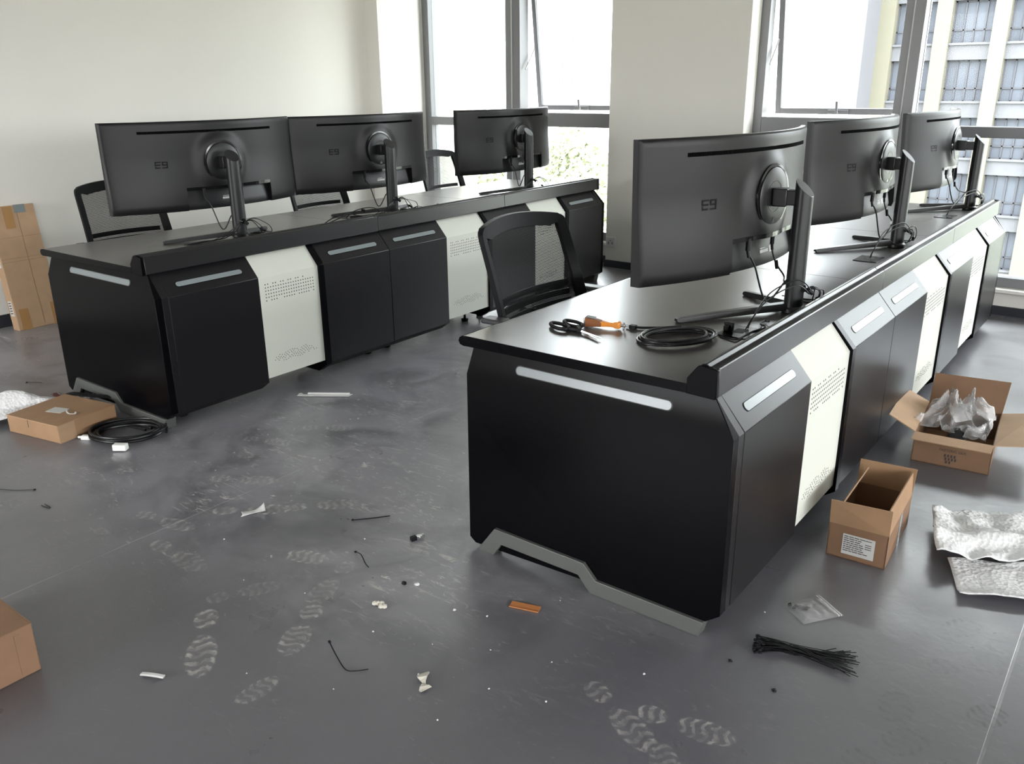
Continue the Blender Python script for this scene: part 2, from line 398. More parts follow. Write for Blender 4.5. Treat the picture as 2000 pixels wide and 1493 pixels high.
LIGHT_PRINTS = [((-0.24, -0.89, -38, 0.17, 0.11, 1), 0.6), ((-0.06, -0.68, -60, 0.13, 0.11, 1), 0.5), ((-0.42, -0.42, 20, 0.14, 0.10, 0), 0.6),
                ((-0.36, -0.66, 60, 0.12, 0.09, 1), 0.3), ((-0.99, -0.55, 10, 0.15, 0.09, 1), 0.45), ((-0.80, -0.30, 40, 0.16, 0.10, 1), 0.55),
                ((-0.73, -0.66, 0, 0.16, 0.10, 1), 0.35), ((-0.62, -0.12, 45, 0.14, 0.10, 1), 0.5), ((-1.05, -0.16, 30, 0.15, 0.10, 1), 0.5),
                ((-0.18, -0.46, -70, 0.14, 0.10, 1), 0.35), ((0.88, -0.43, -25, 0.15, 0.10, 1), 0.42), ((1.03, -0.36, 10, 0.13, 0.10, 1), 0.45),
                ((1.02, -0.47, -50, 0.12, 0.09, 0), 0.3), ((0.06, -0.97, 90, 0.12, 0.08, 0), 0.4), ((-1.20, 0.42, 35, 0.13, 0.09, 1), 0.5), ((-1.30, 0.15, 20, 0.13, 0.09, 1), 0.45)]
DARK_PRINTS = [((1.515, 0.53, -120, 0.12, 0.11, 0), 0.75), ((1.64, 0.16, -120, 0.10, 0.10, 0), 0.75), ((1.42, 0.07, -80, 0.13, 0.11, 0), 0.35), ((1.45, -0.14, 60, 0.13, 0.11, 1), 0.4), ((1.56, 0.33, 40, 0.14, 0.11, 1), 0.3)]
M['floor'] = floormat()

# ------------------------------------------------------------------ room shell
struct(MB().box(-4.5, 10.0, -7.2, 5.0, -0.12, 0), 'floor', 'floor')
struct(MB().box(-4.5, 10.0, -7.2, 5.0, 2.9, 3.0), 'ceiling', 'ceil')
struct(MB().box(-4.5, -4.34, -7.2, 5.0, 0, 2.9), 'wall_left', 'wall')
struct(MB().box(2.95, 9.85, 4.35, 4.98, .185, 2.76), 'wall_far_corner', 'wall')  # unseen stretch, closed solid to cut window light on the right row
wb = MB().box(-4.5, 10.0, -7.2, -7.05, 0, .8).box(-4.5, 10.0, -7.2, -7.05, 2.7, 2.9)  # unseen back wall; its window openings are added for fill light
for a, c in ((-4.5, -3.9), (-1.0, 6.0), (8.9, 10.0)): wb.box(a, c, -7.2, -7.05, .8, 2.7)
struct(wb, 'wall_back', 'backwall')
for i, (a, c) in enumerate(((-3.9, -1.0), (6.0, 8.9))):
    m_ = (a + c) / 2
    struct(MB().box(a, a + .06, -7.16, -7.08, .8, 2.7).box(c - .06, c, -7.16, -7.08, .8, 2.7).box(m_ - .04, m_ + .04, -7.16, -7.08, .86, 2.64).box(a + .06, c - .06, -7.16, -7.08, .8, .86).box(a + .06, c - .06, -7.16, -7.08, 2.64, 2.7), 'window_%d' % (i + 6), 'frame')  # frames of the added back windows, out of view
wr = MB().box(9.85, 10.0, -7.05, 5.0, 0, 1.3).box(9.85, 10.0, -7.05, 5.0, 2.75, 2.9)  # unseen right wall; its window openings are added for side light
for a, c in ((-7.05, -6.6), (-2.0, -1.8), (1.2, 1.4), (4.4, 5.0)): wr.box(9.85, 10.0, a, c, 1.3, 2.75)
struct(wr, 'wall_right', 'wall')
for i, (a, c) in enumerate(((-6.6, -2.0), (-1.8, 1.2), (1.4, 4.4))):
    m_ = (a + c) / 2
    struct(MB().box(9.9, 9.98, a, a + .06, 1.3, 2.75).box(9.9, 9.98, c - .06, c, 1.3, 2.75).box(9.9, 9.98, m_ - .04, m_ + .04, 1.36, 2.69).box(9.9, 9.98, a + .06, c - .06, 1.3, 1.36).box(9.9, 9.98, a + .06, c - .06, 2.69, 2.75), 'window_%d' % (i + 10), 'frame')  # frames of the added right-wall windows, out of view
struct(MB().prism([(-4.34, 3.77), (-4.17, 3.77), (-4.335, 4.50), (-4.335, 5.0), (-4.34, 5.0)], 0, 2.9, 'z'), 'trim_1', 'wall')
b = MB().box(-2.11, -0.935, 4.35, 4.98, 0, 2.9)
struct(b, 'wall_far', 'wall', bevel=0.004)
# low walls under the windows, head above
struct(MB().box(-4.335, -2.11, 4.50, 4.98, 0, 0.16).box(-4.335, -2.11, 4.50, 4.98, 2.76, 2.9), 'wall_far_left', 'wall')
struct(MB().box(-0.935, 9.85, 4.50, 4.98, 0, 0.16).box(-0.935, 9.85, 4.50, 4.98, 2.76, 2.9), 'wall_far_right', 'wall')
struct(MB().box(-0.935, 9.85, 4.43, 4.98, 0.16, 0.185), 'trim_2', 'wall', bevel=0.005)
struct(MB().box(-4.335, -2.11, 4.45, 4.98, 0.16, 0.185), 'trim_3', 'wall', bevel=0.005)
struct(MB().box(-2.115, -0.93, 4.338, 4.35, 0, 0.06).box(-0.935, -0.923, 4.35, 4.49, 0, 0.06), 'baseboard_far', 'base')
struct(MB().box(-0.935, 9.85, 4.488, 4.5, 0, 0.06), 'baseboard_far_right', 'base')
struct(MB().box(-4.335, -2.11, 4.488, 4.5, 0, 0.06), 'baseboard_far_left', 'base')
struct(MB().box(-4.34, -4.328, -7.05, 3.77, 0, 0.085), 'baseboard_left', 'base')

def frame(name, x0, x1, z0, z1, y0, y1, lt, bars_v=(), bars_h=(), t=0.06):
    f = MB()
    f.box(x0, x0 + t, y0, y1, z0, z1); f.box(x1 - t, x1, y0, y1, z0, z1)
    f.box(x0 + t, x1 - t, y0, y1, z0, z0 + t); f.box(x0 + t, x1 - t, y0, y1, z1 - t, z1)
    for a, c in bars_v: f.box(a, c, y0 - 0.03, y1, z0 + t * .2, z1 - t * .2)
    for a, c, d, e in bars_h: f.box(a, c, y0, y1, d, e)
    return struct(f, name, 'frame', bevel=0.004)
# window 1: the bay left of the column; fixed light, mullion, opening light
w1 = frame('window_1', -4.335, -2.11, 0.185, 2.76, 4.52, 4.62, 0, [(-3.30, -3.14)], [(-4.27, -3.30, 1.14, 1.215), (-3.14, -2.17, 1.15, 1.268)], 0.075)
w2 = frame('window_2', -0.935, 2.95, 0.185, 2.76, 4.52, 4.62, 0, [(0.075, 0.20), (1.55, 1.67)],
           [(-0.87, 0.075, 1.15, 1.262), (0.20, 1.55, 1.152, 1.222), (1.67, 2.89, 1.152, 1.222)], 0.065)
def pane(x0, x1, z0, z1, par, y=4.575):
    o = MB().box(x0, x1, y, y + 0.006, z0, z1).make('window_glass', 'glass', par); o['kind'] = 'structure'
pane(-4.26, -3.30, 0.26, 1.14, w1); pane(-4.26, -3.30, 1.215, 2.685, w1); pane(-3.14, -2.185, 0.26, 1.15, w1)
for a, c in ((-0.87, 0.075), (0.20, 1.55), (1.67, 2.89)):
    pane(a, c, 0.25, 1.15, w2)
    if a > 0: pane(a, c, 1.222, 2.695, w2)
# gaskets: thin light lines on the mullions
g = MB().box(-3.232, -3.222, 4.483, 4.49, 0.26, 2.70).make('window_gasket', 'framel', w1)
g = MB().box(0.128, 0.136, 4.483, 4.49, 0.26, 2.70).box(0.196, 0.203, 4.6, 4.625, 1.22, 2.70).make('window_gasket', 'framel', w2)
def sash(name, x0, x1, z0, z1, par, op):
    # top-hung light pushed out at the bottom
    t = 0.042; h = z1 - z0
    f = MB(); f.box(x0, x0 + t, 0, .035, -h, 0); f.box(x1 - t, x1, 0, .035, -h, 0); f.box(x0 + t, x1 - t, 0, .035, -h, -h + t); f.box(x0 + t, x1 - t, 0, .035, -t, 0)
    o = f.make(name, 'frame', par, bevel=0.003, loc=(0, 4.585, z1), rot=(R(op), 0, 0)); o['kind'] = 'structure'
    p = MB().box(x0 + t, x1 - t, .015, .021, -h + t, -t).make('sash_glass', 'glass', o)
    xm = (x0 + x1) / 2 + 0.02
    hd = MB().box(xm - .075, xm + .075, -.02, 0, -h + .005, -h + .035).cyl((xm, -.02, -h + .02), (xm, -.045, -h + .02), .009).box(xm - .008, xm + .008, -.055, -.04, -h + .01, -h + .10).make('sash_handle', 'frame', o, bevel=.003)
    st = MB().cyl((x0 + .012, -.01, -h * .62), (x0 + .012, -.17, -h * .62 - .16), .006).make('friction_stay', 'framel', o)
sash('window_sash', -3.125, -2.20, 1.275, 2.68, w1, 7.0)
sash('window_sash', -0.86, 0.07, 1.268, 2.69, w2, 7.0)
# blind cord beside the left window
tag(MB().tube([(-2.135, 4.49, 2.7), (-2.133, 4.49, 1.6), (-2.136, 4.488, 0.80), (-2.145, 4.488, 0.66), (-2.155, 4.488, 0.80), (-2.148, 4.49, 2.7)], .0022, 6, sub=4).make('blind_cord', 'framel', smooth_=True), 'thin white looped blind cord hanging at the column edge of the window', 'cord')
# socket on the column
so = thing('wall_socket', 'small grey power socket low on the column beside the left window', 'socket', (-2.055, 4.35, 0.22))
MB().box(-.045, .045, -.012, 0, -.043, .043).make('face_plate', 'socket', so, bevel=.004)
MB().box(-.02, -.014, -.0135, -.011, -.02, 0).box(.014, .02, -.0135, -.011, -.02, 0).box(-.01, .01, -.0135, -.011, .01, .014).make('pin_slot', 'hole', so)

# ------------------------------------------------------------------ control consoles
XF = 0.9475
def console(O, rz, sx, sy, where, tops, cabs):
    """local frame: +x = service side with doors, y along the row; sx, sy fit the real size of the row"""
    ox, oy = O
    def root(name, label, cat, y, group=None):
        c, s = math.cos(rz), math.sin(rz); return thing(name, label, cat, (ox - s * y, oy + c * y, 0), rz, group)
    X = lambda x: x * sx
    xf = X(XF)
    L_ = 4.083 * sy
    s1, s2 = 1.534 * sy, 2.793 * sy
    # ---- worktop with rail
    wt = root('console_worktop', tops, 'worktop', 0)
    e = 0.003
    xt = X(0.805)
    topprof = [(.0102, .7535), (.014, .7545), (.03, .757), (xt, .7575), (xt, .7325), (X(.04), .7245), (.02, .7235), (.0102, .7245)]
    for a, c in ((-e, s1), (s1, s2), (s2, L_)):
        MB().prism(topprof, a + .0006, c - .0006, 'y').make('worktop_panel', 'top', wt, bevel=.002)
    band_ = [(-.0015, .738), (.003, .7495), (.013, .7555), (.03, .7577), (xt, .7577), (xt, .7318), (X(.04), .7238), (.02, .7228), (.005, .7268)]
    MB().prism(band_, -e - .0022, -e + .0004, 'y').make('edge_band', 'dark', wt, bevel=.0006)
    MB().prism([(-.0015, .738), (.003, .7490), (.010, .7545), (.010, .7240), (.005, .7268)], -e + .0006, L_, 'y').make('front_nosing', 'dark', wt, bevel=.001)
    rp_ = [(xt, .7305), (xt, .772), (X(.838), .815), (X(.85), .818), (X(.86), .808), (X(.874), .808), (X(.884), .812), (X(.8873), .808), (X(.889), .7315), (X(.884), .7285)]
    for a, c in ((.012, s1), (s1, s2), (s2, L_ - .03)):
        MB().prism(rp_, a + .0009, c - .0009, 'y').make('back_rail', 'rail', wt, bevel=.002)
    ec = [(xt - .002, .730), (xt - .002, .774), (X(.832), .812), (X(.842), .816), (X(.884), .811), (X(.8885), .807), (X(.890), .7305), (X(.884), .7275)]
    MB().prism(ec, -e - .001, .012, 'y').make('rail_end_cap', 'dark', wt, bevel=.002)
    MB().prism(ec, L_ - .03, L_, 'y').make('rail_end_cap', 'satin', wt, bevel=.002)
    for (y0, hx) in tops_gr[where]:   # square cable flaps
        MB().box(hx - .05, hx + .05, y0 - .07, y0 + .07, .757, .7605).box(hx - .018, hx + .018, y0 - .02, y0 + .03, .7605, .7612, 1).make('cable_flap', ['dark', 'hole'], wt, bevel=.0008)
    for y0 in (s1, s2, L_ - .06):
        MB().lathe([(.018, 0), (.018, .002)], 20, T=Matrix.Translation((X(.852), y0 - .07, .8075)) @ Matrix.Diagonal((.5, 2.2, 1, 1))).make('rail_finger_hole', 'mongloss', wt)
    # ---- cabinets
    yc, yw1, yd2, yd3, yw2, yd4, yw3, yd5, ye = [v * sy for v in (.0695, .591, 1.031, 1.552, 2.082, 2.554, 3.083, 3.530, 4.055)]
    dv = .038
    outer = [(X(.86), .730), (xf, .626), (xf, .083), (X(.885), .038)]
    def shell(off):  # front profile moved inward by off
        return [(X(.86) - off, .730), (xf - off, .626 - off * .4), (xf - off, .083 + off * .4), (X(.885) - off, .038 + off)]
    def plate(a, c, prof, th):
        inn = [(x - th, z) for x, z in prof]; return MB().prism(prof + inn[::-1], a, c, 'y')
    def door(par, a, c, label=None):
        g = .0022
        d = plate(a + g, c - g, outer, .02).make('door', ['satin'], par, bevel=.0015)
        # light strip in the sloped face
        n = Vector((outer[1][0] - outer[0][0], 0, outer[1][1] - outer[0][1])).normalized()   # down the slope
        nn = Vector((-n.z, 0, n.x)); nn = nn if nn.x > 0 else -nn
        mid = Vector((outer[0][0], 0, outer[0][1])) + n * (Vector((outer[1][0] - outer[0][0], 0, outer[1][1] - outer[0][1])).length * .60)
        w = (c - a); y0 = (a + c) / 2; hw = w * .362
        T = Matrix(((0, n.x, nn.x, mid.x), (1, 0, 0, y0), (0, n.z, nn.z, mid.z), (0, 0, 0, 1)))
        pill(MB(), hw + .003, .0148, -.004, .0012, T).make('slot_surround', 'dark', d)
        pill(MB(), hw, .0125, -.003, .0022, T).make('light_strip', 'lens', d)
        return d
    def white(par, a, c):
        off = .006
        pr = [(X(.86) - off, .730), (xf - off, .622), (xf - off, .102)]
        p = plate(a, c, pr, .016); x = xf - off
        w = c - a
        for i in range(20):
            for j in range(6):
                if j in (0,) and (i % 3 == 2 or i > 15): continue
                if j == 5 and i in (1, 5, 6, 12, 18): continue
                yy = a + w * (.10 + .80 * i / 19); zz = .585 - .0165 * j
                p.box(x - .001, x + .0006, yy - .0028, yy + .0028, zz - .0028, zz + .0028, 1)
        rows = [(5, 15), (2, 17), (1, 18), (0, 19), (2, 16)]
        for j, (i0, i1) in enumerate(rows):
            for i in range(i0, i1):
                if (i * 7 + j * 3) % 11 == 0: continue
                yy = a + w * (.12 + .76 * (i + .5 * (j % 2)) / 19); zz = .216 - .0095 * j + .004 * math.sin(i)
                p.box(x - .001, x + .0006, yy - .002, yy + .002, zz - .002, zz + .002, 1)
        o = p.make('vented_panel', ['white', 'hole'], par); return o
    def divider(par, a):
        pr = [(X(.863), .732), (xf + .005, .628), (xf + .005, .078), (X(.885), .030), (X(.70), .030), (X(.70), .730)]
        MB().prism(pr, a - dv, a - .001, 'y').make('divider_frame', 'dark', par, bevel=.0015)
    def carcass(par, a, c, kick=True):
        b = MB().box(X(.50), X(.845), a + .004, c - .004, .13, .722)
        b.make('carcass', 'dark', par)
        for yy in (a + .08, c - .08):
            for xx in (X(.55), X(.80)):
                MB().lathe([(.020, 0), (.024, .004), (.024, .012), (.008, .014), (.008, .05)], 14, T=Matrix.Translation((xx, yy, 0))).cyl((xx, yy, .045), (xx, yy, .14), .014).make('levelling_foot', 'chair', par, smooth_=True)
    def endpanel(par, yo, flip):
        # flip=1: at the near end facing -y
        s = 1 if flip else -1
        Y = lambda v: yo + s * v
        prof = [(.035, .722, .030), (X(.025), .6285, 0), (X(.020), .030, 0), (X(.045), .012, 0), (X(.90), .045, 0), (X(.9475), .083, 0), (X(.9475), .6265, 0), (X(.872), .728, .030)]
        # thick panel with the upper band leaning in
        vo = [(x, Y(y), z) for x, z, y in prof]
        vi = [(x, Y(.034), z) for x, z, y in prof]
        n = len(prof)
        fs = [(1, 2, 3, 4, 5, 6), (0, 1, 6, 7), tuple(range(2 * n - 1, n - 1, -1))] + [(i, i + n, (i + 1) % n + n, (i + 1) % n) for i in range(n)]
        if not flip: fs = [tuple(reversed(f)) for f in fs]
        ep = MB().add(vo + vi, fs).make('end_panel', 'dark', par, bevel=.002)
        # corner post closing the gap to the first door
        pr = [(X(.865), .729), (X(.9475), .6265), (X(.9475), .083), (X(.885), .036), (X(.80), .036), (X(.80), .729)]
        a_, c_ = sorted((Y(.0345), Y(.0675))); MB().prism(pr, a_, c_, 'y').make('corner_post', 'satin', par, bevel=.0015)
        # light strip on the leaning band
        sl = math.atan2(.030, .097)
        T = Matrix.Translation((X(.487), Y(.0155 - .0008), .6755)) @ Matrix.Rotation(R(90) if flip else R(-90), 4, 'X') @ Matrix.Rotation(sl * (-1), 4, 'X')
        pill(MB(), .272, .0155, -.004, .0010, T).make('slot_surround', 'hole', ep)
        pill(MB(), .268, .0130, -.003, .0022, T).make('light_strip', 'lens', ep)
        tr = [(.064, 0), (.139, .102), (.495, .098), (.541, .051), (.905, .051), (.893, 0), (.521, 0), (.476, .050), (.168, .050), (.134, 0)]
        a_, c_ = sorted((Y(-.012), Y(.045 if where == 'left' else .03)))
        MB().prism([(X(x), z) for x, z in tr], a_, c_, 'y').make('foot_trim', 'trim', par, bevel=.0015)
    groups = 'steel console cabinets of the %s row' % where
    c1 = root('console_cabinet', cabs[0], 'cabinet', 0)
    endpanel(c1, 0, True); door(c1, yc, yw1); white(c1, yw1, yd2 - dv); divider(c1, yd2); door(c1, yd2, yd3); carcass(c1, yc, yd3)
    c2 = root('console_cabinet', cabs[1], 'cabinet', 0)
    door(c2, yd3, yw2); white(c2, yw2, yd4 - dv); carcass(c2, yd3, yd4 - dv)
    c3 = root('console_cabinet', cabs[2], 'cabinet', 0)
    divider(c3, yd4); door(c3, yd4, yw3); white(c3, yw3, yd5 - dv); divider(c3, yd5); door(c3, yd5, ye - .045 * sy); carcass(c3, yd4 - dv + .002, ye - .03)
    endpanel(c3, ye + .012, False)
def pill(mb, hl, hw, z0, z1, T, n=8):
    poly = [(hl - hw + hw * math.cos(a), hw * math.sin(a)) for a in [(-PI / 2 + PI * i / n) for i in range(n + 1)]] + [(-hl + hw + hw * math.cos(a), hw * math.sin(a)) for a in [(PI / 2 + PI * i / n) for i in range(n + 1)]]
    return mb.prism(poly, z0, z1, 'z', T=T)
tops_gr = {'right': [(.545, .715), (2.00, .700), (3.56, .690)], 'left': [(.55, .70), (1.55, .70), (3.05, .70)]}
console((0, 0), 0, 1.0, 1.0, 'right',
        'long dark grey console worktop with raised rail, right row, carrying scissors and cable coil',
        ['near cabinet of the right console row with dark end panel facing the camera',
         'middle cabinet of the right console row, behind the open box of plastic film',
         'far cabinet of the right console row, nearest the right window'])
console((-2.7293, -.0554), R(.7594), 1.0362, .9455, 'left',
        'long dark grey console worktop with raised rail, left row, against the chairs by the wall',
        ['near cabinet of the left console row, beside the flat box and coiled black cable',
         'middle cabinet of the left console row, seen left of the mesh chair',
         'far cabinet of the left console row, partly behind the mesh chair, by the window'])

# ------------------------------------------------------------------ monitors
def lin(a, b, n): return [a + (b - a) * i / n for i in range(n + 1)]
W, DU, VT, VB, CC = 1.091, -0.017, .210, -.239, .45
def curve_b(u): return -CC * (u - DU) ** 2 + CC * DU ** 2
def shell_h(u, v):
    r = math.hypot(u, v)
    mound = .026 * max(0, 1 - max(0, (r - .10) / .085)) ** 1.0
    mound = .014 * (0.5 + 0.5 * math.cos(PI * min(1, max(0, (r - .108) / .062)))) if r < .17 else 0
    edge = min(abs(u - (DU - W / 2)), abs(u - (DU + W / 2)), abs(v - VT), abs(v - VB))
    h = -.022 * (1 - min(1, edge / .012)) ** 2 * 0.35
    q_ = max(0, min(1, (.04 - v) / .24)); low = .014 * q_ * q_ * (3 - 2 * q_)
    return h + mound - .014 + low - .0
BAY = (-.212, .305, -.122)
def make_monitor(label):
    root = thing('curved_monitor', label, 'monitor', group=None)
    # panel frame: local +x = back normal, y = width, z = up; origin at the middle of the mounting disc
    e = .0008
    us = sorted(set([round(x, 5) for x in lin(DU - W / 2, DU - W / 2 + .012, 2) + lin(DU - W / 2 + .012, BAY[0] - e, 12) + [BAY[0] + e] + lin(BAY[0] + e, BAY[1] - e, 32) + [BAY[1] + e] + lin(BAY[1] + e, DU + W / 2 - .012, 10) + lin(DU + W / 2 - .012, DU + W / 2, 2)]))
    vs_ = sorted(set([round(x, 5) for x in lin(VB, BAY[2] - .018, 5) + [BAY[2] - .0165] + lin(BAY[2], VT - .012, 22) + lin(VT - .012, VT, 2)]))
    vv = []; ff = []
    def bpos(u, v):
        h = shell_h(u, v)
        if BAY[0] < u < BAY[1] and v < BAY[2] - .016:
            h -= .038 - .020 * ((BAY[2] - v) / (BAY[2] - VB))
        return (curve_b(u) + h, u, v)
    nu, nv = len(us), len(vs_); inb = []
    for u in us:
        for v in vs_: vv.append(bpos(u, v))
    for i in range(nu - 1):
        for j in range(nv - 1):
            inb.append(1 if BAY[0] - .001 < (us[i] + us[i + 1]) / 2 < BAY[1] + .001 and (vs_[j] + vs_[j + 1]) / 2 < BAY[2] - .016 else 0); ff.append((i * nv + j, (i + 1) * nv + j, (i + 1) * nv + j + 1, i * nv + j + 1))
    T0 = root
    pn = bpy.data.objects.new('panel_pivot', None)
    # rear shell
    mb = MB().add(vv, ff); mb.m = inb[:]
    # rim
    FR = -.040
    ring = [(i, 0) for i in range(nu)] + [(nu - 1, j) for j in range(1, nv)] + [(i, nv - 1) for i in range(nu - 2, -1, -1)] + [(0, j) for j in range(nv - 2, 0, -1)]
    n0 = len(mb.v)
    front = [(curve_b(us[i]) + FR, us[i], vs_[j]) for i, j in ring]
    mb.v += front; k = len(ring)
    for q in range(k):
        a = ring[q][0] * nv + ring[q][1]; b_ = ring[(q + 1) % k][0] * nv + ring[(q + 1) % k][1]
        mb.f.append((a, n0 + q, n0 + (q + 1) % k, b_)); mb.m.append(1)
    body = mb.make('rear_shell', ['mon', 'mon2'], root, smooth_=True, ang=25)
    # screen on the far side
    gu = lin(DU - W / 2, DU + W / 2, 24)
    sc = MB().sheet([[(curve_b(u) + FR, u, VB), (curve_b(u) + FR, u, VT)] for u in gu])
    sc.make('screen', 'screen', root, smooth_=True)
    # slot grille
    su = lin(-.406, .352, 40); g = MB()
    vsl = .158
    g.sheet([[(curve_b(u) + shell_h(u, vsl) + .0006, u, vsl - .0065), (curve_b(u) + shell_h(u, vsl) + .0006, u, vsl + .0065)] for u in su])
    for i in range(120):
        u = -.402 + .750 * i / 119; x = curve_b(u) + shell_h(u, vsl)
        g.box(x, x + .0022, u - .0012, u + .0012, vsl - .006, vsl + .006, 1)
    g.make('vent_grille', ['slot', 'slot'], body)
    # bay lip strip
    lip = MB(); lu = lin(BAY[0], BAY[1], 24)
    lip.sheet([[(curve_b(u) + shell_h(u, BAY[2]) + .0006, u, BAY[2] - .015), (curve_b(u) + shell_h(u, BAY[2]) + .0012, u, BAY[2] + .001)] for u in lu])
    lip.make('port_bay_lip', 'mongloss', body)
    # label in the bay
    def bay_x(u, v): return bpos(u, v)[0] + .0008
    lb = MB()
    for (u0, u1, v0, v1) in [(-.012, .050, -.196, -.186), (-.008, .03, -.182, -.179), (.058, .088, -.200, -.178)] + [(-.03 + .0, .07, -.150 - .006 * k, -.148 - .006 * k) for k in range(4)]:
        mi = 0 if v0 < -.17 else 1
        lb.add([(bay_x(u0, v0), u0, v0), (bay_x(u1, v0), u1, v0), (bay_x(u1, v1), u1, v1), (bay_x(u0, v1), u0, v1)], [(0, 1, 2, 3)], mi)
    lb.make('rating_label', ['label', 'pole'], body)
    # emblem: three bars and a hooked digit
    em = MB(); ex, ez, k_ = -.316, .0, .0105
    def bar(a, c, d, f, sl=.0015):
        u0, u1, v0, v1 = ex + a * k_, ex + c * k_, ez + d * k_, ez + f * k_
        x0 = curve_b(u0) + shell_h(u0, 0) ; x1 = curve_b(u1) + shell_h(u1, 0)
        em.add([(x0 + .0012, u0, v0), (x1 + .0012, u1, v0), (x1 + .0012, u1 + sl, v1), (x0 + .0012, u0 + sl, v1)], [(0, 1, 2, 3)])
    bar(-2.9, -.2, 1.1, 1.6); bar(-2.9, -.4, -.25, .35); bar(-2.9, -.5, -1.6, -1.0); bar(-2.9, -2.4, -1.6, -.4); bar(-2.9, -2.4, -.1, 1.4)
    bar(.3, 2.9, 1.1, 1.6); bar(.3, 2.9, -.25, .3); bar(.3, .9, -.25, 1.6); bar(2.3, 2.9, -1.6, 1.6); bar(.2, 2.6, -1.6, -1.05)
    em.make('emblem', 'logo', body)
    # mounting disc
    T = Matrix.Rotation(R(90), 4, 'Y')
    MB().lathe([(.109, -.004), (.109, .004), (.100, .005), (.099, -.001), (.097, -.001), (.097, .003)], 56, 0, T, cap=False).make('disc_ring', 'mongloss', body, smooth_=True)
    dsc = MB().lathe([(.0965, -.004), (.0965, .0065), (.093, .0085), (.052, .0085), (.0515, .0075), (.0505, .0075), (.050, .0085)], 56, 0, T).make('mount_disc', 'pole', body, smooth_=True)
    MB().add([(.0092, -.012, -.088), (.0092, .012, -.088), (.0092, 0, -.070)], [(0, 1, 2)]).make('release_mark', 'mongloss', dsc)
    return root, body
def monitor(label, disc, yaw, tilt, pole, tops, tips, template=None):
    """disc = world position of the disc; pole = (x, y); template = (panel parts)"""
    root = thing('curved_monitor', label, 'monitor', (pole[0], pole[1], .757), 0, 'curved monitors on the two console rows')
    src, sbody = template
    body = copy_tree(sbody, root)
    for ch in [x for x in bpy.data.objects if x.parent == src and x.name.startswith('screen')]:
        s_ = ch.copy(); C.objects.link(s_); s_.parent = body
    U = Vector((-math.sin(yaw), math.cos(yaw), 0)); N0 = Vector((math.cos(yaw), math.sin(yaw), 0))
    N = N0 * math.cos(tilt) + Vector((0, 0, 1)) * math.sin(tilt); V = Vector((0, 0, 1)) * math.cos(tilt) - N0 * math.sin(tilt)
    D = Vector(disc) - Vector((pole[0], pole[1], .757))
    body.matrix_local = Matrix(((N.x, U.x, V.x, D.x), (N.y, U.y, V.y, D.y), (N.z, U.z, V.z, D.z), (0, 0, 0, 1)))
    zt = tops - .757
    # pole: elliptical tube with a slanted top
    n = 32; vs = []; fs = []
    A, B = .031, .040
    for i in range(n): a = 2 * PI * i / n; vs.append((A * math.cos(a), B * math.sin(a), .012))
    for i in range(n): a = 2 * PI * i / n; vs.append((A * .95 * math.cos(a), B * .95 * math.sin(a), zt - .028 * math.cos(a)))
    fs = [(i, (i + 1) % n, n + (i + 1) % n, n + i) for i in range(n)] + [tuple(range(n, 2 * n)), tuple(range(n - 1, -1, -1))]
    po = MB().add(vs, fs).make('pole', 'pole', root, bevel=.0015)
    MB().lathe([(.013, 0), (.013, .004)], 18, T=Matrix.Translation((A - .002, .004, .085)) @ Matrix.Rotation(R(90), 4, 'Y')).make('cable_hole', 'mongloss', po)
    # neck between pole and disc
    d = D; dirv = Vector((d.x, d.y, 0)); ln = dirv.length; dirv.normalize()
    z = d.z
    T = Matrix(((dirv.x, -dirv.y, 0, 0), (dirv.y, dirv.x, 0, 0), (0, 0, 1, z), (0, 0, 0, 1)))
    MB().box(.015, ln * .55, -.021, .021, -.026, .024, T=T).box(ln * .5, ln - .004, -.027, .027, -.031, .029, T=T).make('neck', 'pole', root, bevel=.004)
    # V base: two tapering bars that touch the top at their tips, and a hub
    MB().lathe([(.034, 0), (.040, .004), (.040, .016), (.034, .024)], 28, T=Matrix.Diagonal((1, 1.15, 1, 1))).make('base_hub', 'pole', root, smooth_=True)
    for (tx, ty) in tips:
        v = Vector((tx, ty, 0)); l = v.length; v.normalize()
        T = Matrix(((v.x, -v.y, 0, 0), (v.y, v.x, 0, 0), (0, 0, 1, 0), (0, 0, 0, 1)))
        vs = []
        for (x, w_, z0, z1) in ((.015, .021, .012, .036), (l * .3, .020, .010, .032), (l - .012, .012, .0, .017), (l, .012, .004, .013)):
            vs += [(x, -w_, z0), (x, w_, z0), (x, w_ * .7, z1), (x, -w_ * .7, z1)]
        fs = [(0, 1, 2, 3), (15, 14, 13, 12)]
        for k in range(3):
            for q in range(4): fs.append((k * 4 + q, (k + 1) * 4 + q, (k + 1) * 4 + (q + 1) % 4, k * 4 + (q + 1) % 4))
        MB().add(vs, fs, T=T).make('base_leg', 'pole', root, bevel=.0012)
    return root
tmpl = make_monitor('template')
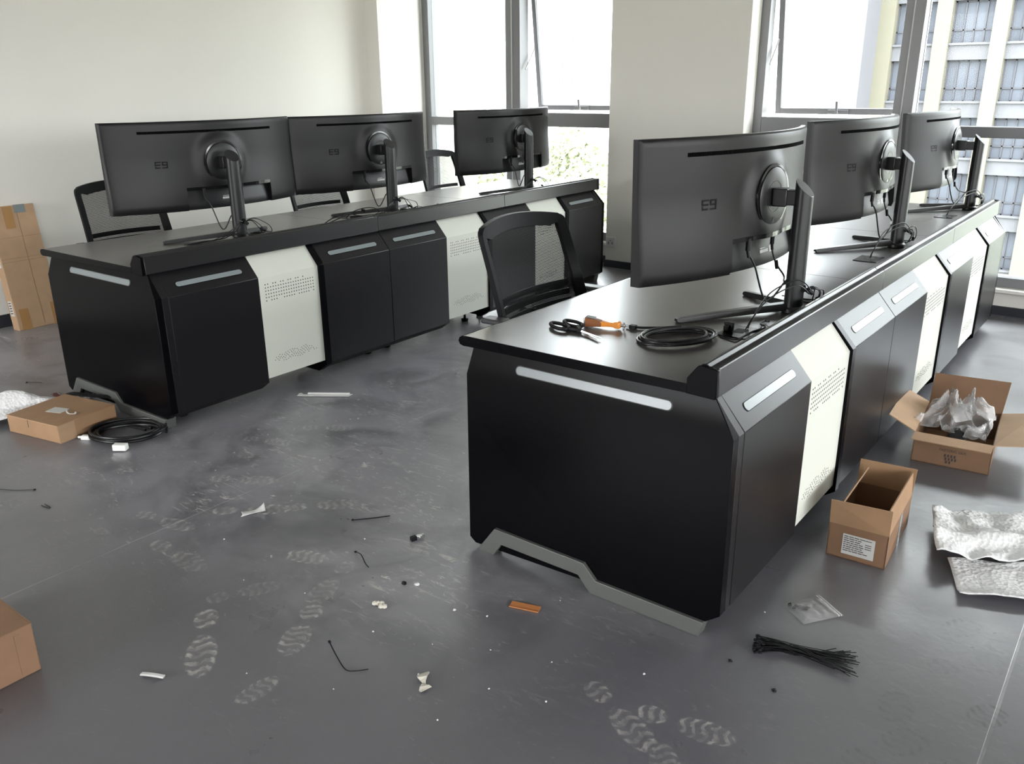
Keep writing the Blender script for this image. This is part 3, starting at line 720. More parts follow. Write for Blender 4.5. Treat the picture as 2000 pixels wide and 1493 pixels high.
MON = {
 'L1': ((-2.298, .762, 1.142), -4.3, .1, (-2.185, .742), 1.178, [(-.135, -.372), (-.11, .245)], 'near curved monitor on the left console row, nearest the left wall box'),
 'L2': ((-2.285, 1.892, 1.136), -3.7, .3, (-2.165, 1.862), 1.176, [(-.17, -.36), (-.13, .26)], 'middle curved monitor on the left console row, above the loose cable pile'),
 'L3': ((-2.22, 3.297, 1.133), -1.2, 0, (-2.125, 3.25), 1.182, [(-.15, -.40), (-.15, .26)], 'far curved monitor on the left console row, standing against the window'),
 'R1': ((.655, .881, 1.149), -6.2, 1.1, (.757, .900), 1.182, [(-.262, -.367), (-.235, .140)], 'largest nearest curved monitor, first on the right console row beside the cable coil'),
 'R2': ((.62, 2.406, 1.146), -3.2, 1.5, (.716, 2.385), 1.184, [(-.268, -.36), (-.242, .140)], 'middle curved monitor on the right console row, in front of the opened window'),
 'R3': ((.609, 3.972, 1.138), -1.0, 3.5, (.738, 3.955), 1.178, [(-.28, -.355), (-.285, .0)], 'far curved monitor on the right console row, against the apartment block outside'),
}
for k, (disc, yw, tl, pole, top, tips, lab) in MON.items():
    monitor(lab, disc, R(yw), R(tl), pole, top, tips, tmpl)
for o in [x for x in bpy.data.objects if x.parent in (tmpl[1],)]:
    for q in [x for x in bpy.data.objects if x.parent == o]: bpy.data.objects.remove(q)
    bpy.data.objects.remove(o)
for o in [x for x in bpy.data.objects if x.parent == tmpl[0]]: bpy.data.objects.remove(o)
bpy.data.objects.remove(tmpl[0])

# ------------------------------------------------------------------ monitor cables
def bundle(name, label, cat, lines, r=.0032, extra=None, group=None):
    root = thing(name, label, cat, tuple(lines[0][-1]), 0, group)
    o = Vector(lines[0][-1])
    for ln in lines: MB().tube([Vector(p) - o for p in ln], r, 8, sub=8).make('cable', 'cable', root, smooth_=True)
    if extra:
        for (p, q, rr) in extra: MB().cyl(Vector(p) - o, Vector(q) - o, rr, 12).make('plug', 'plug', root, bevel=.0015)
    return root
names = {'L1': 'of the near left-row monitor', 'L2': 'of the middle left-row monitor', 'L3': 'of the far left-row monitor',
         'R1': 'of the nearest right-row monitor', 'R2': 'of the middle right-row monitor', 'R3': 'of the far right-row monitor'}
rnd = random.Random(3)
for k, (disc, yw, tl, pole, top, tips, lab) in MON.items():
    yaw = R(yw); U = Vector((-math.sin(yaw), math.cos(yaw), 0)); N = Vector((math.cos(yaw), math.sin(yaw), 0)); Z = Vector((0, 0, 1))
    D = Vector(disc); P = Vector((pole[0], pole[1], .757))
    def pp(u, v, n=.0): return D + U * u + Z * v + N * (curve_b(u) - .012 + n)
    a = pp(-.125, -.148, .01); c = pp(.035, -.148, .01)
    tie = P + Vector((.048, .03, .085))
    def loops(seed, n):
        q = random.Random(seed); out = []
        for i in range(n):
            h = q.uniform(.02, .1); s = q.uniform(-.05, .09)
            out.append([P + Vector((.03, .01, .08)), P + Vector((.055, .04 + s * .3, .07 + h * .3)), P + Vector((.05, .09 + s, .05)), P + Vector((.02, .13 + s, .006)), P + Vector((-.02 - .03 * i, .10 + s * 1.3, .005))])
        return out
    l1 = [a, a + Z * -.03 + N * .004, a + Z * -.075 + N * .02 + U * .02, a.lerp(P, .45) + Z * -.09, P + Vector((-.02, -.03, .115)), P + Vector((.0, -.025, .10)), P + Vector((.045, -.01, .085))]
    l2 = [c, c + Z * -.03, c + Z * -.085 + U * .012 + N * .015, c + Z * -.13 + U * .03 + N * .04, P + Vector((-.03, -.012, .10)), P + Vector((.04, -.015, .08))]
    if k in ('L1', 'L2'): lines = [l1]
    else: lines = [l1, l2]
    ex = [(a + Z * .02, a - Z * .022, .0085), (a - Z * .022, a - Z * .045 + N * .006, .0055)]
    if len(lines) > 1: ex += [(c + Z * .02, c - Z * .02, .0075), (c - Z * .02, c - Z * .04 + N * .003, .005), (l2[2] + Vector((0, 0, .008)), l2[2] + Vector((.004, .006, -.022)), .0065)]
    bundle('monitor_cable', 'black leads plugged into the back ' + names[k], 'cable', lines, .0034, ex)
    lp = loops(ord(k[1]) % 7 + (3 if k[0] == 'R' else 0), 4 if k[0] == 'R' else 3)
    gy = {'R1': (.725, .56), 'R2': (.70, 2.00), 'R3': (.69, 3.56)}.get(k)
    if gy:
        G_ = Vector((gy[0], gy[1], .762))
        dy = G_ - P
        for s in (0, .018):
            lp.append([P + Vector((.03, .0, .082)), P + Vector((.058, -.02, .075 + s)), P + Vector((.03, -.07, .11 + s)), P + Vector((dy.x * .4, dy.y * .55, .085 + s)), P + Vector((dy.x * .8, dy.y * .85, .04)), G_ + Vector((0, .01 + s, 0))])
    else:
        for s in range(3):
            lp.append([P + Vector((.03, -.01, .08)), P + Vector((.05, -.05 - .02 * s, .05)), P + Vector((.03, -.12 - .03 * s, .012)), P + Vector((-.01 + .02 * s, -.22 - .03 * s, .005)), P + Vector((.0, -.30 - .02 * s, .005))])
    bundle('cable_tangle', 'tied tangle of thin black cables at the pole foot ' + names[k], 'cable', lp, .0022,
           [(P + Vector((.045, .0, .085)), P + Vector((.06, .012, .070)), .008), (P + Vector((.05, .095, .035)), P + Vector((.045, .125, .022)), .007)])
# loose cable pile between the near and middle left monitors
bundle('cable_pile', 'loose pile of thin black leads on the left worktop between two monitors', 'cable',
       [[(-2.13, 1.30, .762), (-2.10, 1.36, .785), (-2.12, 1.44, .80), (-2.14, 1.55, .775), (-2.12, 1.66, .763), (-2.15, 1.78, .765)],
        [(-2.14, 1.28, .762), (-2.10, 1.33, .795), (-2.10, 1.42, .775), (-2.05, 1.52, .762)],
        [(-2.20, 1.50, .762), (-2.18, 1.56, .80), (-2.15, 1.66, .81), (-2.12, 1.74, .78), (-2.10, 1.82, .763)],
        [(-2.10, 1.92, .763), (-2.08, 2.0, .785), (-2.10, 2.08, .768), (-2.06, 2.16, .764), (-2.08, 2.2, .775)],
        [(-2.12, 1.90, .763), (-2.10, 1.98, .775), (-2.07, 2.06, .764), (-2.10, 2.15, .763), (-2.05, 2.19, .765)]], .0028,
       [((-2.16, 1.50, .765), (-2.09, 1.54, .768), .012), ((-2.17, 1.60, .80), (-2.16, 1.62, .795), .008), ((-2.07, 2.15, .768), (-2.09, 2.2, .775), .007)])

# coil of signal cable on the right worktop
def coil(name, label, cx, cy, z, rx_, ry_, rot, turns, r, seed, lead=None, mat_='cable'):
    q = random.Random(seed); root = thing(name, label, 'cable', (cx, cy, z))
    pts = []
    N_ = turns * 16
    ph = [q.uniform(0, 6) for _ in range(4)]
    c, s = math.cos(rot), math.sin(rot)
    for i in range(N_ + 1):
        t = i / 16.0; a = 2 * PI * t
        k = 1 + .055 * math.sin(t * 2.1 + ph[0]) + .05 * math.sin(a * .37 + ph[1])
        x = rx_ * k * math.cos(a) + .010 * math.sin(t * 1.7 + ph[2]); y = ry_ * k * math.sin(a) + .010 * math.cos(t * 2.3)
        zz = r + (t / turns) * r * (turns * .75) * .8 + .5 * r * (1 + math.sin(a * 1.5 + ph[3]))
        pts.append((x * c - y * s, x * s + y * c, zz))
    if lead: pts = [Vector(p) for p in lead] + pts
    MB().tube(pts, r, 10, sub=3).make('cable', mat_, root, smooth_=True)
    return root
cr = coil('signal_cable_coil', 'coiled black signal cable lying on the right worktop in front of the nearest monitor', .592, .352, .757, .118, .080, R(58), 5, .0042, 4,
          lead=[(-.165, .035, .006), (-.14, .045, .006), (-.09, .075, .008), (-.045, .10, .012), (.0, .105, .016)])
MB().box(-.185, -.163, .022, .040, .001, .013).box(-.200, -.185, .026, .036, .003, .011, 1).make('plug', ['plug', 'steel'], cr, bevel=.001)
lz = thing('lead_wire', 'black lead running from the coil round the cable flap under the nearest monitor', 'cable', (.70, .50, .757))
MB().tube([(-.02, -.03, .004), (.005, -.045, .004), (.045, -.055, .004), (.05, .0, .004), (.052, .06, .005), (.07, .12, .008), (.045, .14, .012), (.035, .20, .008), (.055, .19, .010)], .0028, 8, sub=6).make('cable', 'cable', lz, smooth_=True)
MB().box(-.035, -.005, .035, .05, .002, .03).box(-.03, -.014, .018, .034, .004, .022).make('plug', 'plug', lz, bevel=.003)

# ------------------------------------------------------------------ scissors
sc = thing('scissors', 'black-handled scissors lying on the corner of the right worktop', 'scissors', (.300, .242, .757), R(-22))
for sgn in (-1, 1):
    ring = []
    for i in range(14):
        a = 2 * PI * i / 14
        ring.append((-.075 + .044 * math.cos(a), sgn * .027 + .021 * math.sin(a) * (1 + .15 * math.cos(a)), .009))
    MB().tube(ring, .0062, 8, sub=4, closed=True).tube([(-.035, sgn * .018, .009), (-.015, sgn * .010, .008), (.004, -sgn * .004, .008)], .0075, 8, sub=5).make('handle', 'plug', sc, smooth_=True)
    MB().prism([(-.01, -.007 * sgn), (.03, -.009 * sgn), (.112, -.001 * sgn), (.108, .003 * sgn), (.03, .004 * sgn), (-.01, .006 * sgn)][::1], .006 + .0015 * (sgn > 0), .0075 + .0015 * (sgn > 0), 'z', T=Matrix.Rotation(R(3 * sgn), 4, 'Z')).make('blade', 'steel', sc)
MB().lathe([(.005, .006), (.005, .011), (.003, .012)], 14).make('pivot_screw', 'steel', sc)
# ------------------------------------------------------------------ orange tool
ot = thing('hand_tool', 'orange and brown hand tool with square clear head beside the scissors', 'tool', (.332, .335, .757), R(15))
MB().box(-.075, -.070, -.022, .022, .001, .042).make('end_plate', 'steel', ot, bevel=.001)
hd_ = [(-.07, .020, .002, .040), (-.005, .013, .006, .030)]
vs = []
for x, w_, z0, z1 in hd_: vs += [(x, -w_, z0), (x, w_, z0), (x, w_, z1), (x, -w_, z1)]
MB().add(vs, [(3, 2, 1, 0), (4, 5, 6, 7), (0, 1, 5, 4), (1, 2, 6, 5), (2, 3, 7, 6), (3, 0, 4, 7)]).make('head', 'brown', ot, bevel=.002)
MB().box(-.066, -.030, -.012, .012, .0345, .0375, T=Matrix.Rotation(R(7), 4, 'Y') @ Matrix.Translation((-.004, 0, -.001))).make('clear_cover', 'lens', ot, bevel=.001)
vs = []
for x, w_, z0, z1 in ((-.006, .0125, .006, .029), (.02, .010, .008, .026), (.045, .010, .008, .027), (.055, .015, .005, .032), (.068, .015, .005, .032), (.075, .009, .008, .026)):
    vs += [(x, -w_, z0), (x, w_, z0), (x, w_, z1), (x, -w_, z1)]
fs = [(3, 2, 1, 0), (20, 21, 22, 23)]
for k in range(5):
    for q in range(4): fs.append((k * 4 + q, k * 4 + (q + 1) % 4, (k + 1) * 4 + (q + 1) % 4, (k + 1) * 4 + q))
MB().add(vs, fs).make('handle', 'orange', ot, bevel=.003)
MB().cyl((.074, 0, .017), (.092, 0, .017), .006).cyl((.086, 0, .001), (.086, 0, .030), .0045).cyl((-.04, -.012, .0), (-.04, -.012, .006), .003).make('fitting', 'steel', ot, bevel=.001)

ot.scale = (.82, .82, .82)
# ------------------------------------------------------------------ task chairs (face +x)
def make_chair(name='mesh_office_chair'):
    root = thing(name, None, 'chair')
    # backrest profile: local x of back surface by height, lean away from the desk
    def bx(z, y): return -.055 - .11 * (z - .62) / .40 + .055 * (abs(y) / .27) ** 2 + .012 * math.cos((z - .6) * 5)
    def hwid(z): return .268 + .016 * min(1, max(0, (1.0 - z) / .45))
    z0, z1 = .50, 1.005
    def ztop(y): return z1 - .03 * (abs(y) / .27) ** 2
    # frame loop made of a flat band
    fr = MB()
    def band(path, w):
        vs = []; fs = []
        for i, (y, z) in enumerate(path):
            a = path[max(i - 1, 0)]; c = path[min(i + 1, len(path) - 1)]
            ty, tz = c[0] - a[0], c[1] - a[1]; l = math.hypot(ty, tz); ny, nz = -tz / l, ty / l
            ww = w[i] if isinstance(w, list) else w
            for s, d in ((0, -.012), (ww, -.010), (ww, .010), (0, .014)):
                yy, zz = y + ny * s, z + nz * s; vs.append((bx(zz, yy) + d, yy, zz))
        n = len(path)
        for i in range(n - 1):
            for q in range(4): fs.append((i * 4 + q, i * 4 + (q + 1) % 4, (i + 1) * 4 + (q + 1) % 4, (i + 1) * 4 + q))
        fs.append((3, 2, 1, 0)); fs.append(tuple((n - 1) * 4 + q for q in range(4)))
        fr.add(vs, fs)
    outer = []
    for i in range(9): z = z0 + (z1 - .068 - z0) * i / 8; outer.append((hwid(z), z))
    for i in range(1, 6): a = PI / 2 * i / 6; outer.append((hwid(z1) - .03 + .03 * math.cos(a), ztop(.26) - .032 + .03 * math.sin(a) + .002))
    for i in range(0, 13): y = (hwid(z1) - .03) * (1 - 2 * i / 12); outer.append((y, ztop(y)))
    left = [(-y, z) for y, z in outer[:14]][::-1]
    path = outer + left
    nP = len(path)
    ws = []
    for (y, z) in path: ws.append(.058 if z > .93 and abs(y) < .20 else .040)
    band(path, ws)
    fr.make('back_frame', 'chair', root, bevel=.004)
    # mesh
    grid = []
    for i in range(21):
        yn = -1 + 2 * i / 20; row = []
        for j in range(17):
            z = z0 + .03 + (z1 - .04 - z0 - .03) * j / 16; y = yn * (hwid(z) - .025); z = min(z, ztop(y) - .022); row.append((bx(z, y), y, z))
        grid.append(row)
    MB().sheet(grid).make('back_net', 'net', root, smooth_=True)
    # lumbar bar with slots
    lm = MB()
    for zz in (.685, .645, .605, .560):
        g = []
        for i in range(15):
            y = -.225 + .45 * i / 14; g.append([(bx(zz, y) - .016, y, zz - .013), (bx(zz, y) - .018, y, zz + .013)])
        lm.sheet(g)
    lm.make('lumbar_support', 'chair', root, solid=.008, smooth_=True)
    # spine
    MB().tube([(-.075, 0, .62), (-.085, 0, .52), (-.05, 0, .43), (.06, 0, .40)], .024, 10, sub=6, flat=1.6).make('back_bracket', 'chair', root, smooth_=True)
    MB().tube([(-.04, -.24, .53), (-.085, -.12, .52), (-.09, 0, .52), (-.085, .12, .52), (-.04, .24, .53)], .014, 8, sub=6).make('cross_bar', 'chair', root, smooth_=True)
    # seat
    s_ = []
    for i in range(13):
        row = []
        for j in range(13):
            x = -.04 + .48 * i / 12; y = -.245 + .49 * j / 12
            e = max(abs(j - 6) / 6, abs(i - 6) / 6); row.append((x, y, .47 - .03 * e ** 6 - (.03 if i == 12 else 0) + .008 * (abs(j - 6) / 6) ** 2))
        s_.append(row)
    MB().sheet(s_).make('seat', 'fabric', root, solid=.05, smooth_=True)
    MB().box(.03, .34, -.12, .12, .395, .43).make('seat_mechanism', 'chair', root, bevel=.008)
    for s in (-1, 1):
        ar = MB().tube([(.10, s * .24, .42), (.10, s * .29, .43), (.09, s * .31, .50), (.07, s * .31, .60), (.08, s * .31, .635)], .016, 8, sub=6, flat=1.4).make('armrest', 'chair', root, smooth_=True)
        MB().box(-.045, .20, s * .31 - .03, s * .31 + .03, .635, .657).make('arm_pad', 'armpad', ar, bevel=.01, seg=3)
    MB().cyl((.19, 0, .12), (.19, 0, .40), .026, 16).cyl((.19, 0, .20), (.19, 0, .39), .034, 16).make('gas_lift', 'chair', root, bevel=.002)
    st = MB()
    for k in range(5):
        a = 2 * PI * k / 5 + .3; st.tube([(.19, 0, .125), (.19 + .15 * math.cos(a), .15 * math.sin(a), .11), (.19 + .29 * math.cos(a), .29 * math.sin(a), .075)], .020, 8, sub=4)
    base = st.make('star_base', 'chair', root, smooth_=True)
    for k in range(5):
        a = 2 * PI * k / 5 + .3; p = Vector((.19 + .29 * math.cos(a), .29 * math.sin(a), .028)); t_ = Vector((-math.sin(a), math.cos(a), 0))
        MB().cyl(p - t_ * .024, p - t_ * .006, .028, 18).cyl(p + t_ * .006, p + t_ * .024, .028, 18).cyl(p, p + Vector((0, 0, .05)), .008).make('caster', 'plug', base, bevel=.003)
    return root
c0 = make_chair()
def place(o, x, y, rz, sy, label):
    o.location = (x, y, 0); o.rotation_euler = (0, 0, rz); o.scale = (1, sy, 1.0 if sy > 1 else .972); o['label'] = label; o['group'] = 'black mesh office chairs'
ch = [copy_tree(c0) for _ in range(3)]
place(c0, -.285, .862, R(2), 1.12, 'black mesh office chair tucked under the right console row, seen over its worktop')
place(ch[0], -3.36, .765, R(-4), .95, 'black mesh office chair behind the near left-row monitor, closest to the left wall box')
place(ch[1], -3.36, 2.30, R(0), .95, 'black mesh office chair whose back shows below the middle left-row monitor')
place(ch[2], -3.36, 3.70, R(3), .95, 'black mesh office chair by the window, right of the middle left-row monitor')

# ------------------------------------------------------------------ cardboard
def panel3(mb, a, b_, c, d, th=.004, mi=0):
    a, b_, c, d = map(Vector, (a, b_, c, d)); n = (b_ - a).cross(d - a).normalized() * th
    vs = [a, b_, c, d, a + n, b_ + n, c + n, d + n]
    return mb.add(vs, [(3, 2, 1, 0), (4, 5, 6, 7), (0, 1, 5, 4), (1, 2, 6, 5), (2, 3, 7, 6), (3, 0, 4, 7)], mi)
def quadT(o, ex, ey):   # matrix mapping (x,y,0) to o + x*ex + y*ey
    ex, ey = Vector(ex), Vector(ey); n = ex.cross(ey).normalized(); o = Vector(o)
    return Matrix(((ex.x, ey.x, n.x, o.x), (ex.y, ey.y, n.y, o.y), (ex.z, ey.z, n.z, o.z), (0, 0, 0, 1)))
def plates(mb, T, rects, h=.0006, mi=0):
    for (a, b_, c, d) in rects: mb.box(a, b_, c, d, 0.0, h, mi, T)
    return mb

# tall box leaning on the left wall
tb = thing('tall_cardboard_box', 'tall narrow brown cardboard box leaning on the left wall', 'box', (-4.15, .44, 0))
lean = R(7.5)
Tl = Matrix.Rotation(R(-4), 4, 'Z') @ Matrix.Rotation(-lean, 4, 'Y')
Tl = Matrix.Rotation(R(2), 4, 'Z') @ Matrix.Rotation(-lean, 4, 'Y')
bx_ = MB().box(-.085, 0, -.115, .175, .0, .805, T=Tl).make('carton_body', 'kraftl', tb, bevel=.004)
crs = MB()
for zz in (.52, .545, .70): crs.box(.0, .0008, -.113, .173, zz * .86, zz * .86 + .0016, T=Tl)
crs.box(.0, .0009, .055, .057, .02, .79, T=Tl)
crs.make('crease_line', 'kraftd', bx_)
for q_ in ((-.09, -.03, 0, .14), (.12, .175, 0, .15), (-.03, .03, .66, .80)): MB().box(.0, .0012, *q_, T=Tl).make('brown_tape', 'tape', bx_)
MB().box(.0, .0018, .045, .115, .755, .807, T=Tl).make('clear_tape', 'lens', bx_, bevel=.0)
lb = MB().box(-.062, -.018, -.1165, -.1155, .42, .60, T=Tl).box(-.062, -.014, -.1165, -.1155, .10, .20, T=Tl)
for k in range(9): lb.box(-.058, -.024 - .01 * (k % 3), -.1172, -.1166, .44 + .017 * k, .445 + .017 * k, 1, T=Tl)
for k in range(5): lb.box(-.056, -.024, -.1172, -.1166, .115 + .017 * k, .122 + .017 * k, 1, T=Tl)
lb.make('shipping_label', ['label', 'ink'], bx_)

# big box in the near left corner
nb = thing('closed_cardboard_box', 'closed brown cardboard box cut off by the left edge, nearest the camera', 'box', (-.70, -1.43, 0))
bb = MB().box(-.22, .210, -.30, .200, 0, .150).make('carton_body', 'kraftd', nb, bevel=.004)
MB().box(.2105, .2115, .150, .165, .01, .135).box(-.22, .2112, .197, .2005, .1495, .1508).make('crease_line', 'kraftd', bb)
MB().box(.210, .2108, -.10, -.06, .0, .148).make('brown_tape', 'tape', bb)

# open box with label (front right)
ob = thing('open_cardboard_box', 'small open cardboard box with a white printed label, standing by the right row', 'box', (1.118, .86, 0), R(3))
b1 = MB(); hw, hd, hh = .094, .185, .122; th = .004
for a, c in (((-hw, -hd), (hw, -hd)), ((hw, -hd), (hw, hd)), ((hw, hd), (-hw, hd)), ((-hw, hd), (-hw, -hd))):
    panel3(b1, (a[0], a[1], 0), (c[0], c[1], 0), (c[0], c[1], hh), (a[0], a[1], hh), -th)
b1.box(-hw, hw, -hd, hd, 0, .004)
body = b1.make('carton_body', 'kraftd', ob)
f = MB(); panel3(f, (-hw, -hd, hh), (hw, -hd, hh), (hw, -hd + .004, hh + .088), (-hw - .002, -hd - .004, hh + .084), -th).make('flap', 'kraft', ob)
f = MB(); panel3(f, (-hw, hd, hh), (hw, hd, hh), (hw + .004, hd + .012, hh + .092), (-hw, hd + .010, hh + .088), th).make('flap', 'kraft', ob)
f = MB(); panel3(f, (-hw, -hd + .01, hh), (-hw, hd - .01, hh), (-hw + .036, hd - .03, hh + .078), (-hw + .030, -hd + .02, hh + .070), th).make('flap', 'kraft', ob)
f = MB(); panel3(f, (hw, -hd + .004, hh), (hw, hd - .004, hh), (hw - .006, hd - .006, hh + .086), (hw - .010, -hd + .02, hh + .084), -th).make('flap', 'kraft', ob)
T = quadT((-hw, -hd, 0), (1, 0, 0), (0, 0, 1))
lb = plates(MB(), T, [(.048, .150, .020, .094)], .0008)
rr = random.Random(5)
for k in range(8):
    z = .085 - .0075 * k; x = .052
    while x < (.105 if k < 7 else .12):
        w_ = rr.uniform(.006, .018); plates(lb, Matrix.Translation((0, -.0008, 0)) @ T, [(x, x + w_, z, z + .0028)], .0004, 1); x += w_ + .002
    if k in (0, 2, 3, 4): plates(lb, Matrix.Translation((0, -.0008, 0)) @ T, [(.120, .140, z, z + .0024)], .0004, 1)
lb.make('shipping_label', ['label', 'ink'], body)
MB().box(hw, hw + .0008, -.005, .03, .0, .12).make('clear_tape', 'lens', body)

# open box with plastic film (right)
o2 = thing('open_cardboard_box', 'wide open cardboard box full of clear plastic film, flaps spread, near the right edge', 'box', (1.195, 1.86, 0), R(5))
hw, hd, hh = .146, .205, .128
b1 = MB()
for a, c in (((-hw, -hd), (hw, -hd)), ((hw, -hd), (hw, hd)), ((hw, hd), (-hw, hd)), ((-hw, hd), (-hw, -hd))):
    panel3(b1, (a[0], a[1], 0), (c[0], c[1], 0), (c[0], c[1], hh), (a[0], a[1], hh), -th)
b1.box(-hw, hw, -hd, hd, 0, .004)
body = b1.make('carton_body', 'kraftd', o2)
f = MB(); panel3(f, (-hw, -hd, hh), (hw, -hd, hh), (hw - .004, -hd - .060, hh - .012), (-hw - .004, -hd - .060, hh - .012), -th).make('flap', 'kraftl', o2)
f = MB(); panel3(f, (-hw, hd, hh), (hw, hd, hh), (hw + .012, hd + .050, hh + .135), (-hw + .002, hd + .045, hh + .13), th).make('flap', 'kraftd', o2)
f = MB(); panel3(f, (-hw, -hd, hh), (-hw, hd, hh), (-hw - .105, hd - .02, hh + .055), (-hw - .110, -hd + .015, hh + .050), th).make('flap', 'kraftl', o2)
f = MB(); panel3(f, (hw, -hd, hh), (hw, hd, hh), (hw + .13, hd - .01, hh + .030), (hw + .135, -hd + .03, hh + .015), -th).make('flap', 'kraftl', o2)
Tt = quadT((-.045, -hd - .0006, .068), (1, 0, 0), (0, 0, 1))
text_mesh('FAETERIC GUS', .0155, 'printed_text', 'ink', body, Tt, .0003, .0)
mk = MB(); T = quadT((-.030, -hd - .0002, .012), (1, 0, 0), (0, 0, 1))
for k in range(10):
    x = .006 + .012 * (k % 4) + .004 * (k // 4); z = .038 - .014 * (k // 4); plates(mk, T, [(x, x + .007, z - .006, z + .006)], .0006)
mk.make('printed_mark', 'ink', body)
# black plastic part in the box
bp_ = thing('chair_caster_base', 'black oval plastic part wrapped in film inside the open box', 'part', (1.20, 1.79, .06), R(20))
MB().lathe([(.012, 0), (.050, .01), (.058, .03), (.05, .05), (.02, .058)], 24, T=Matrix.Rotation(R(70), 4, 'X') @ Matrix.Diagonal((.75, 1.15, 1, 1))).make('knob_body', 'mongloss', bp_, smooth_=True)
MB().cyl((.05, .09, .04), (.13, .06, .045), .008, 10).make('rod', 'plug', bp_, bevel=.001)
def film(name, label, pts_fn, n, loc, th=.0, m='film', solid=0, rz=0, cat='plastic bag', thick=0):
    g = [[pts_fn(i / n, j / n) for j in range(n + 1)] for i in range(n + 1)]
    o = MB().sheet(g).make(name, m, None, smooth_=True, solid=thick, loc=loc, rot=(0, 0, rz), ang=180); return tag(o, label, cat)
from mathutils import noise as mn
def crumple(cx, cy, rx_, ry_, base, h, seed, peaks):
    def fn(u, v):
        x = (u - .5) * 2 * rx_; y = (v - .5) * 2 * ry_
        z = base
        for (px, py, pr, phh) in peaks:
            d2 = ((x - px) ** 2 + (y - py) ** 2) / pr ** 2; an = math.atan2(y - py, x - px)
            z += phh * (1 + .35 * math.sin(3 * an + seed) + .2 * math.sin(7 * an)) / (1 + d2)
        rdg = 1 - 2 * abs(mn.noise(Vector((x * 11 + seed, y * 11, seed))))
        z += h * .5 * rdg ** 3 + h * .4 * mn.noise(Vector((x * 25, y * 25, seed + 4)))
        k = .055
        return (x + k * mn.noise(Vector((x * 12, y * 12, seed + 9))) , y + k * mn.noise(Vector((x * 12, y * 12, seed + 19))), z)
    return fn
film('plastic_bag', 'large crumpled clear plastic bag standing out of the open box at its left', crumple(0, 0, .085, .11, .10, .06, 3.3, [(-.03, .03, .07, .09), (.03, .02, .05, .05)]), 44, (1.130, 1.86, 0), thick=.0006)
film('plastic_bag', 'peaked crumpled clear plastic bag in the middle of the open box', crumple(0, 0, .075, .12, .10, .06, 8.1, [(-.01, .05, .045, .12), (.05, -.02, .05, .03)]), 44, (1.235, 1.85, 0), thick=.0006)

# flat box and its surroundings, left
fb = thing('flat_cardboard_box', 'flat brown cardboard box on the floor in front of the left console row', 'box', (-2.235, -.315, 0), R(11.5))
fbx = MB().box(-.175, .175, -.155, .155, 0, .085).make('carton_body', 'kraft', fb, bevel=.003)
MB().box(.1755, .1765, -.155, -.07, .0, .083).box(-.175, .1758, -.1555, -.1545, .082, .0852).make('side_flap', 'kraftl', fbx)
MB().box(-.03, -.028, -.1560, -.1548, .045, .083).make('tear_line', 'ink', fbx)
MB().box(-.05, .035, -.045, .015, .085, .0862, T=Matrix.Rotation(R(10), 4, 'Z')).make('white_sticker', 'label', fbx)
tp = tag(MB().tube([(0, 0, .002), (.03, -.02, .006), (.06, -.025, .002), (.09, -.01, .004), (.07, .0, .004)], .004, 6, sub=5, flat=.4).make('tape_scrap', 'paper', None, smooth_=True, loc=(-2.20, -.30, .0865)), 'curled white tape scrap lying on top of the flat cardboard box', 'scrap')
def foamfn(L_, W_, seed, h, hump):
    def fn(u, v):
        x = (u - .5) * L_; y = (v - .5) * W_
        z = .012 + h * (abs(mn.noise(Vector((x * 5 + seed, y * 5, 1)))) + .3 * abs(mn.noise(Vector((x * 15, y * 15, seed))))) + hump * math.exp(-((v - .5) / .28) ** 2) * (.6 + .4 * math.sin(u * 5))
        return (x + .02 * mn.noise(Vector((x * 6, y * 6, seed))), y + .025 * mn.noise(Vector((x * 6, y * 6, seed + 7))), z)
    return fn
film('foam_wrap', 'crumpled white foam wrap heaped behind the flat box at the left edge', foamfn(.50, .24, 2.0, .05, .11), 30, (-2.50, -.33, 0), m='foam', rz=R(58), cat='foam', thick=.004)
bk = MB().tube([(0, 0, .01), (.06, .02, .03), (.16, .03, .02), (.26, .045, .012)], .018, 8, sub=6, flat=.35).make('black_sleeve', 'plug', None, smooth_=True, loc=(-2.47, -.22, .05), rot=(0, 0, R(30)))
tag(bk, 'folded black plastic sleeve between the foam wrap and the flat box', 'sleeve')
pc = thing('power_cable', 'long black cable with dark red end running from the flat box to the coil', 'cable', (-2.52, -.19, 0))
MB().tube([(0, 0, .035), (.07, .01, .02), (.18, .02, .008), (.30, .035, .006), (.42, .055, .006), (.54, .08, .006), (.66, .10, .006)], .006, 8, sub=6).tube([(.05, -.01, .03), (.15, .0, .012), (.28, .01, .006), (.42, .03, .006), (.56, .055, .006), (.66, .07, .006)], .006, 8, sub=6).make('cable', 'cable', pc, smooth_=True)
MB().tube([(-.05, .0, .05), (.0, .0, .04), (.05, .008, .025)], .014, 8, sub=5, flat=.6).tube([(-.06, -.012, .03), (.0, -.01, .032), (.05, -.005, .02)], .012, 8, sub=5, flat=.5).make('red_sleeve', 'red', pc, smooth_=True)
kc = coil('power_cable_coil', 'coiled thick black cable with white connector on the floor beside the left console end', -1.880, -.190, 0, .150, .120, R(40), 6, .0065, 9)
MB().box(-.03, .03, -.016, .016, .0, .028, T=Matrix.Translation((.140, -.118, .004)) @ Matrix.Rotation(R(35), 4, 'Z')).make('connector', 'whiteplug', kc, bevel=.003)
cn = tag(MB().box(-.022, .022, -.012, .012, .0, .02).cyl((-.02, 0, .01), (-.04, 0, .01), .006).make('white_connector', 'whiteplug', None, bevel=.004, loc=(-1.99, -.335, 0), rot=(0, 0, R(30))), 'small white connector on the floor at the corner of the flat box', 'connector')

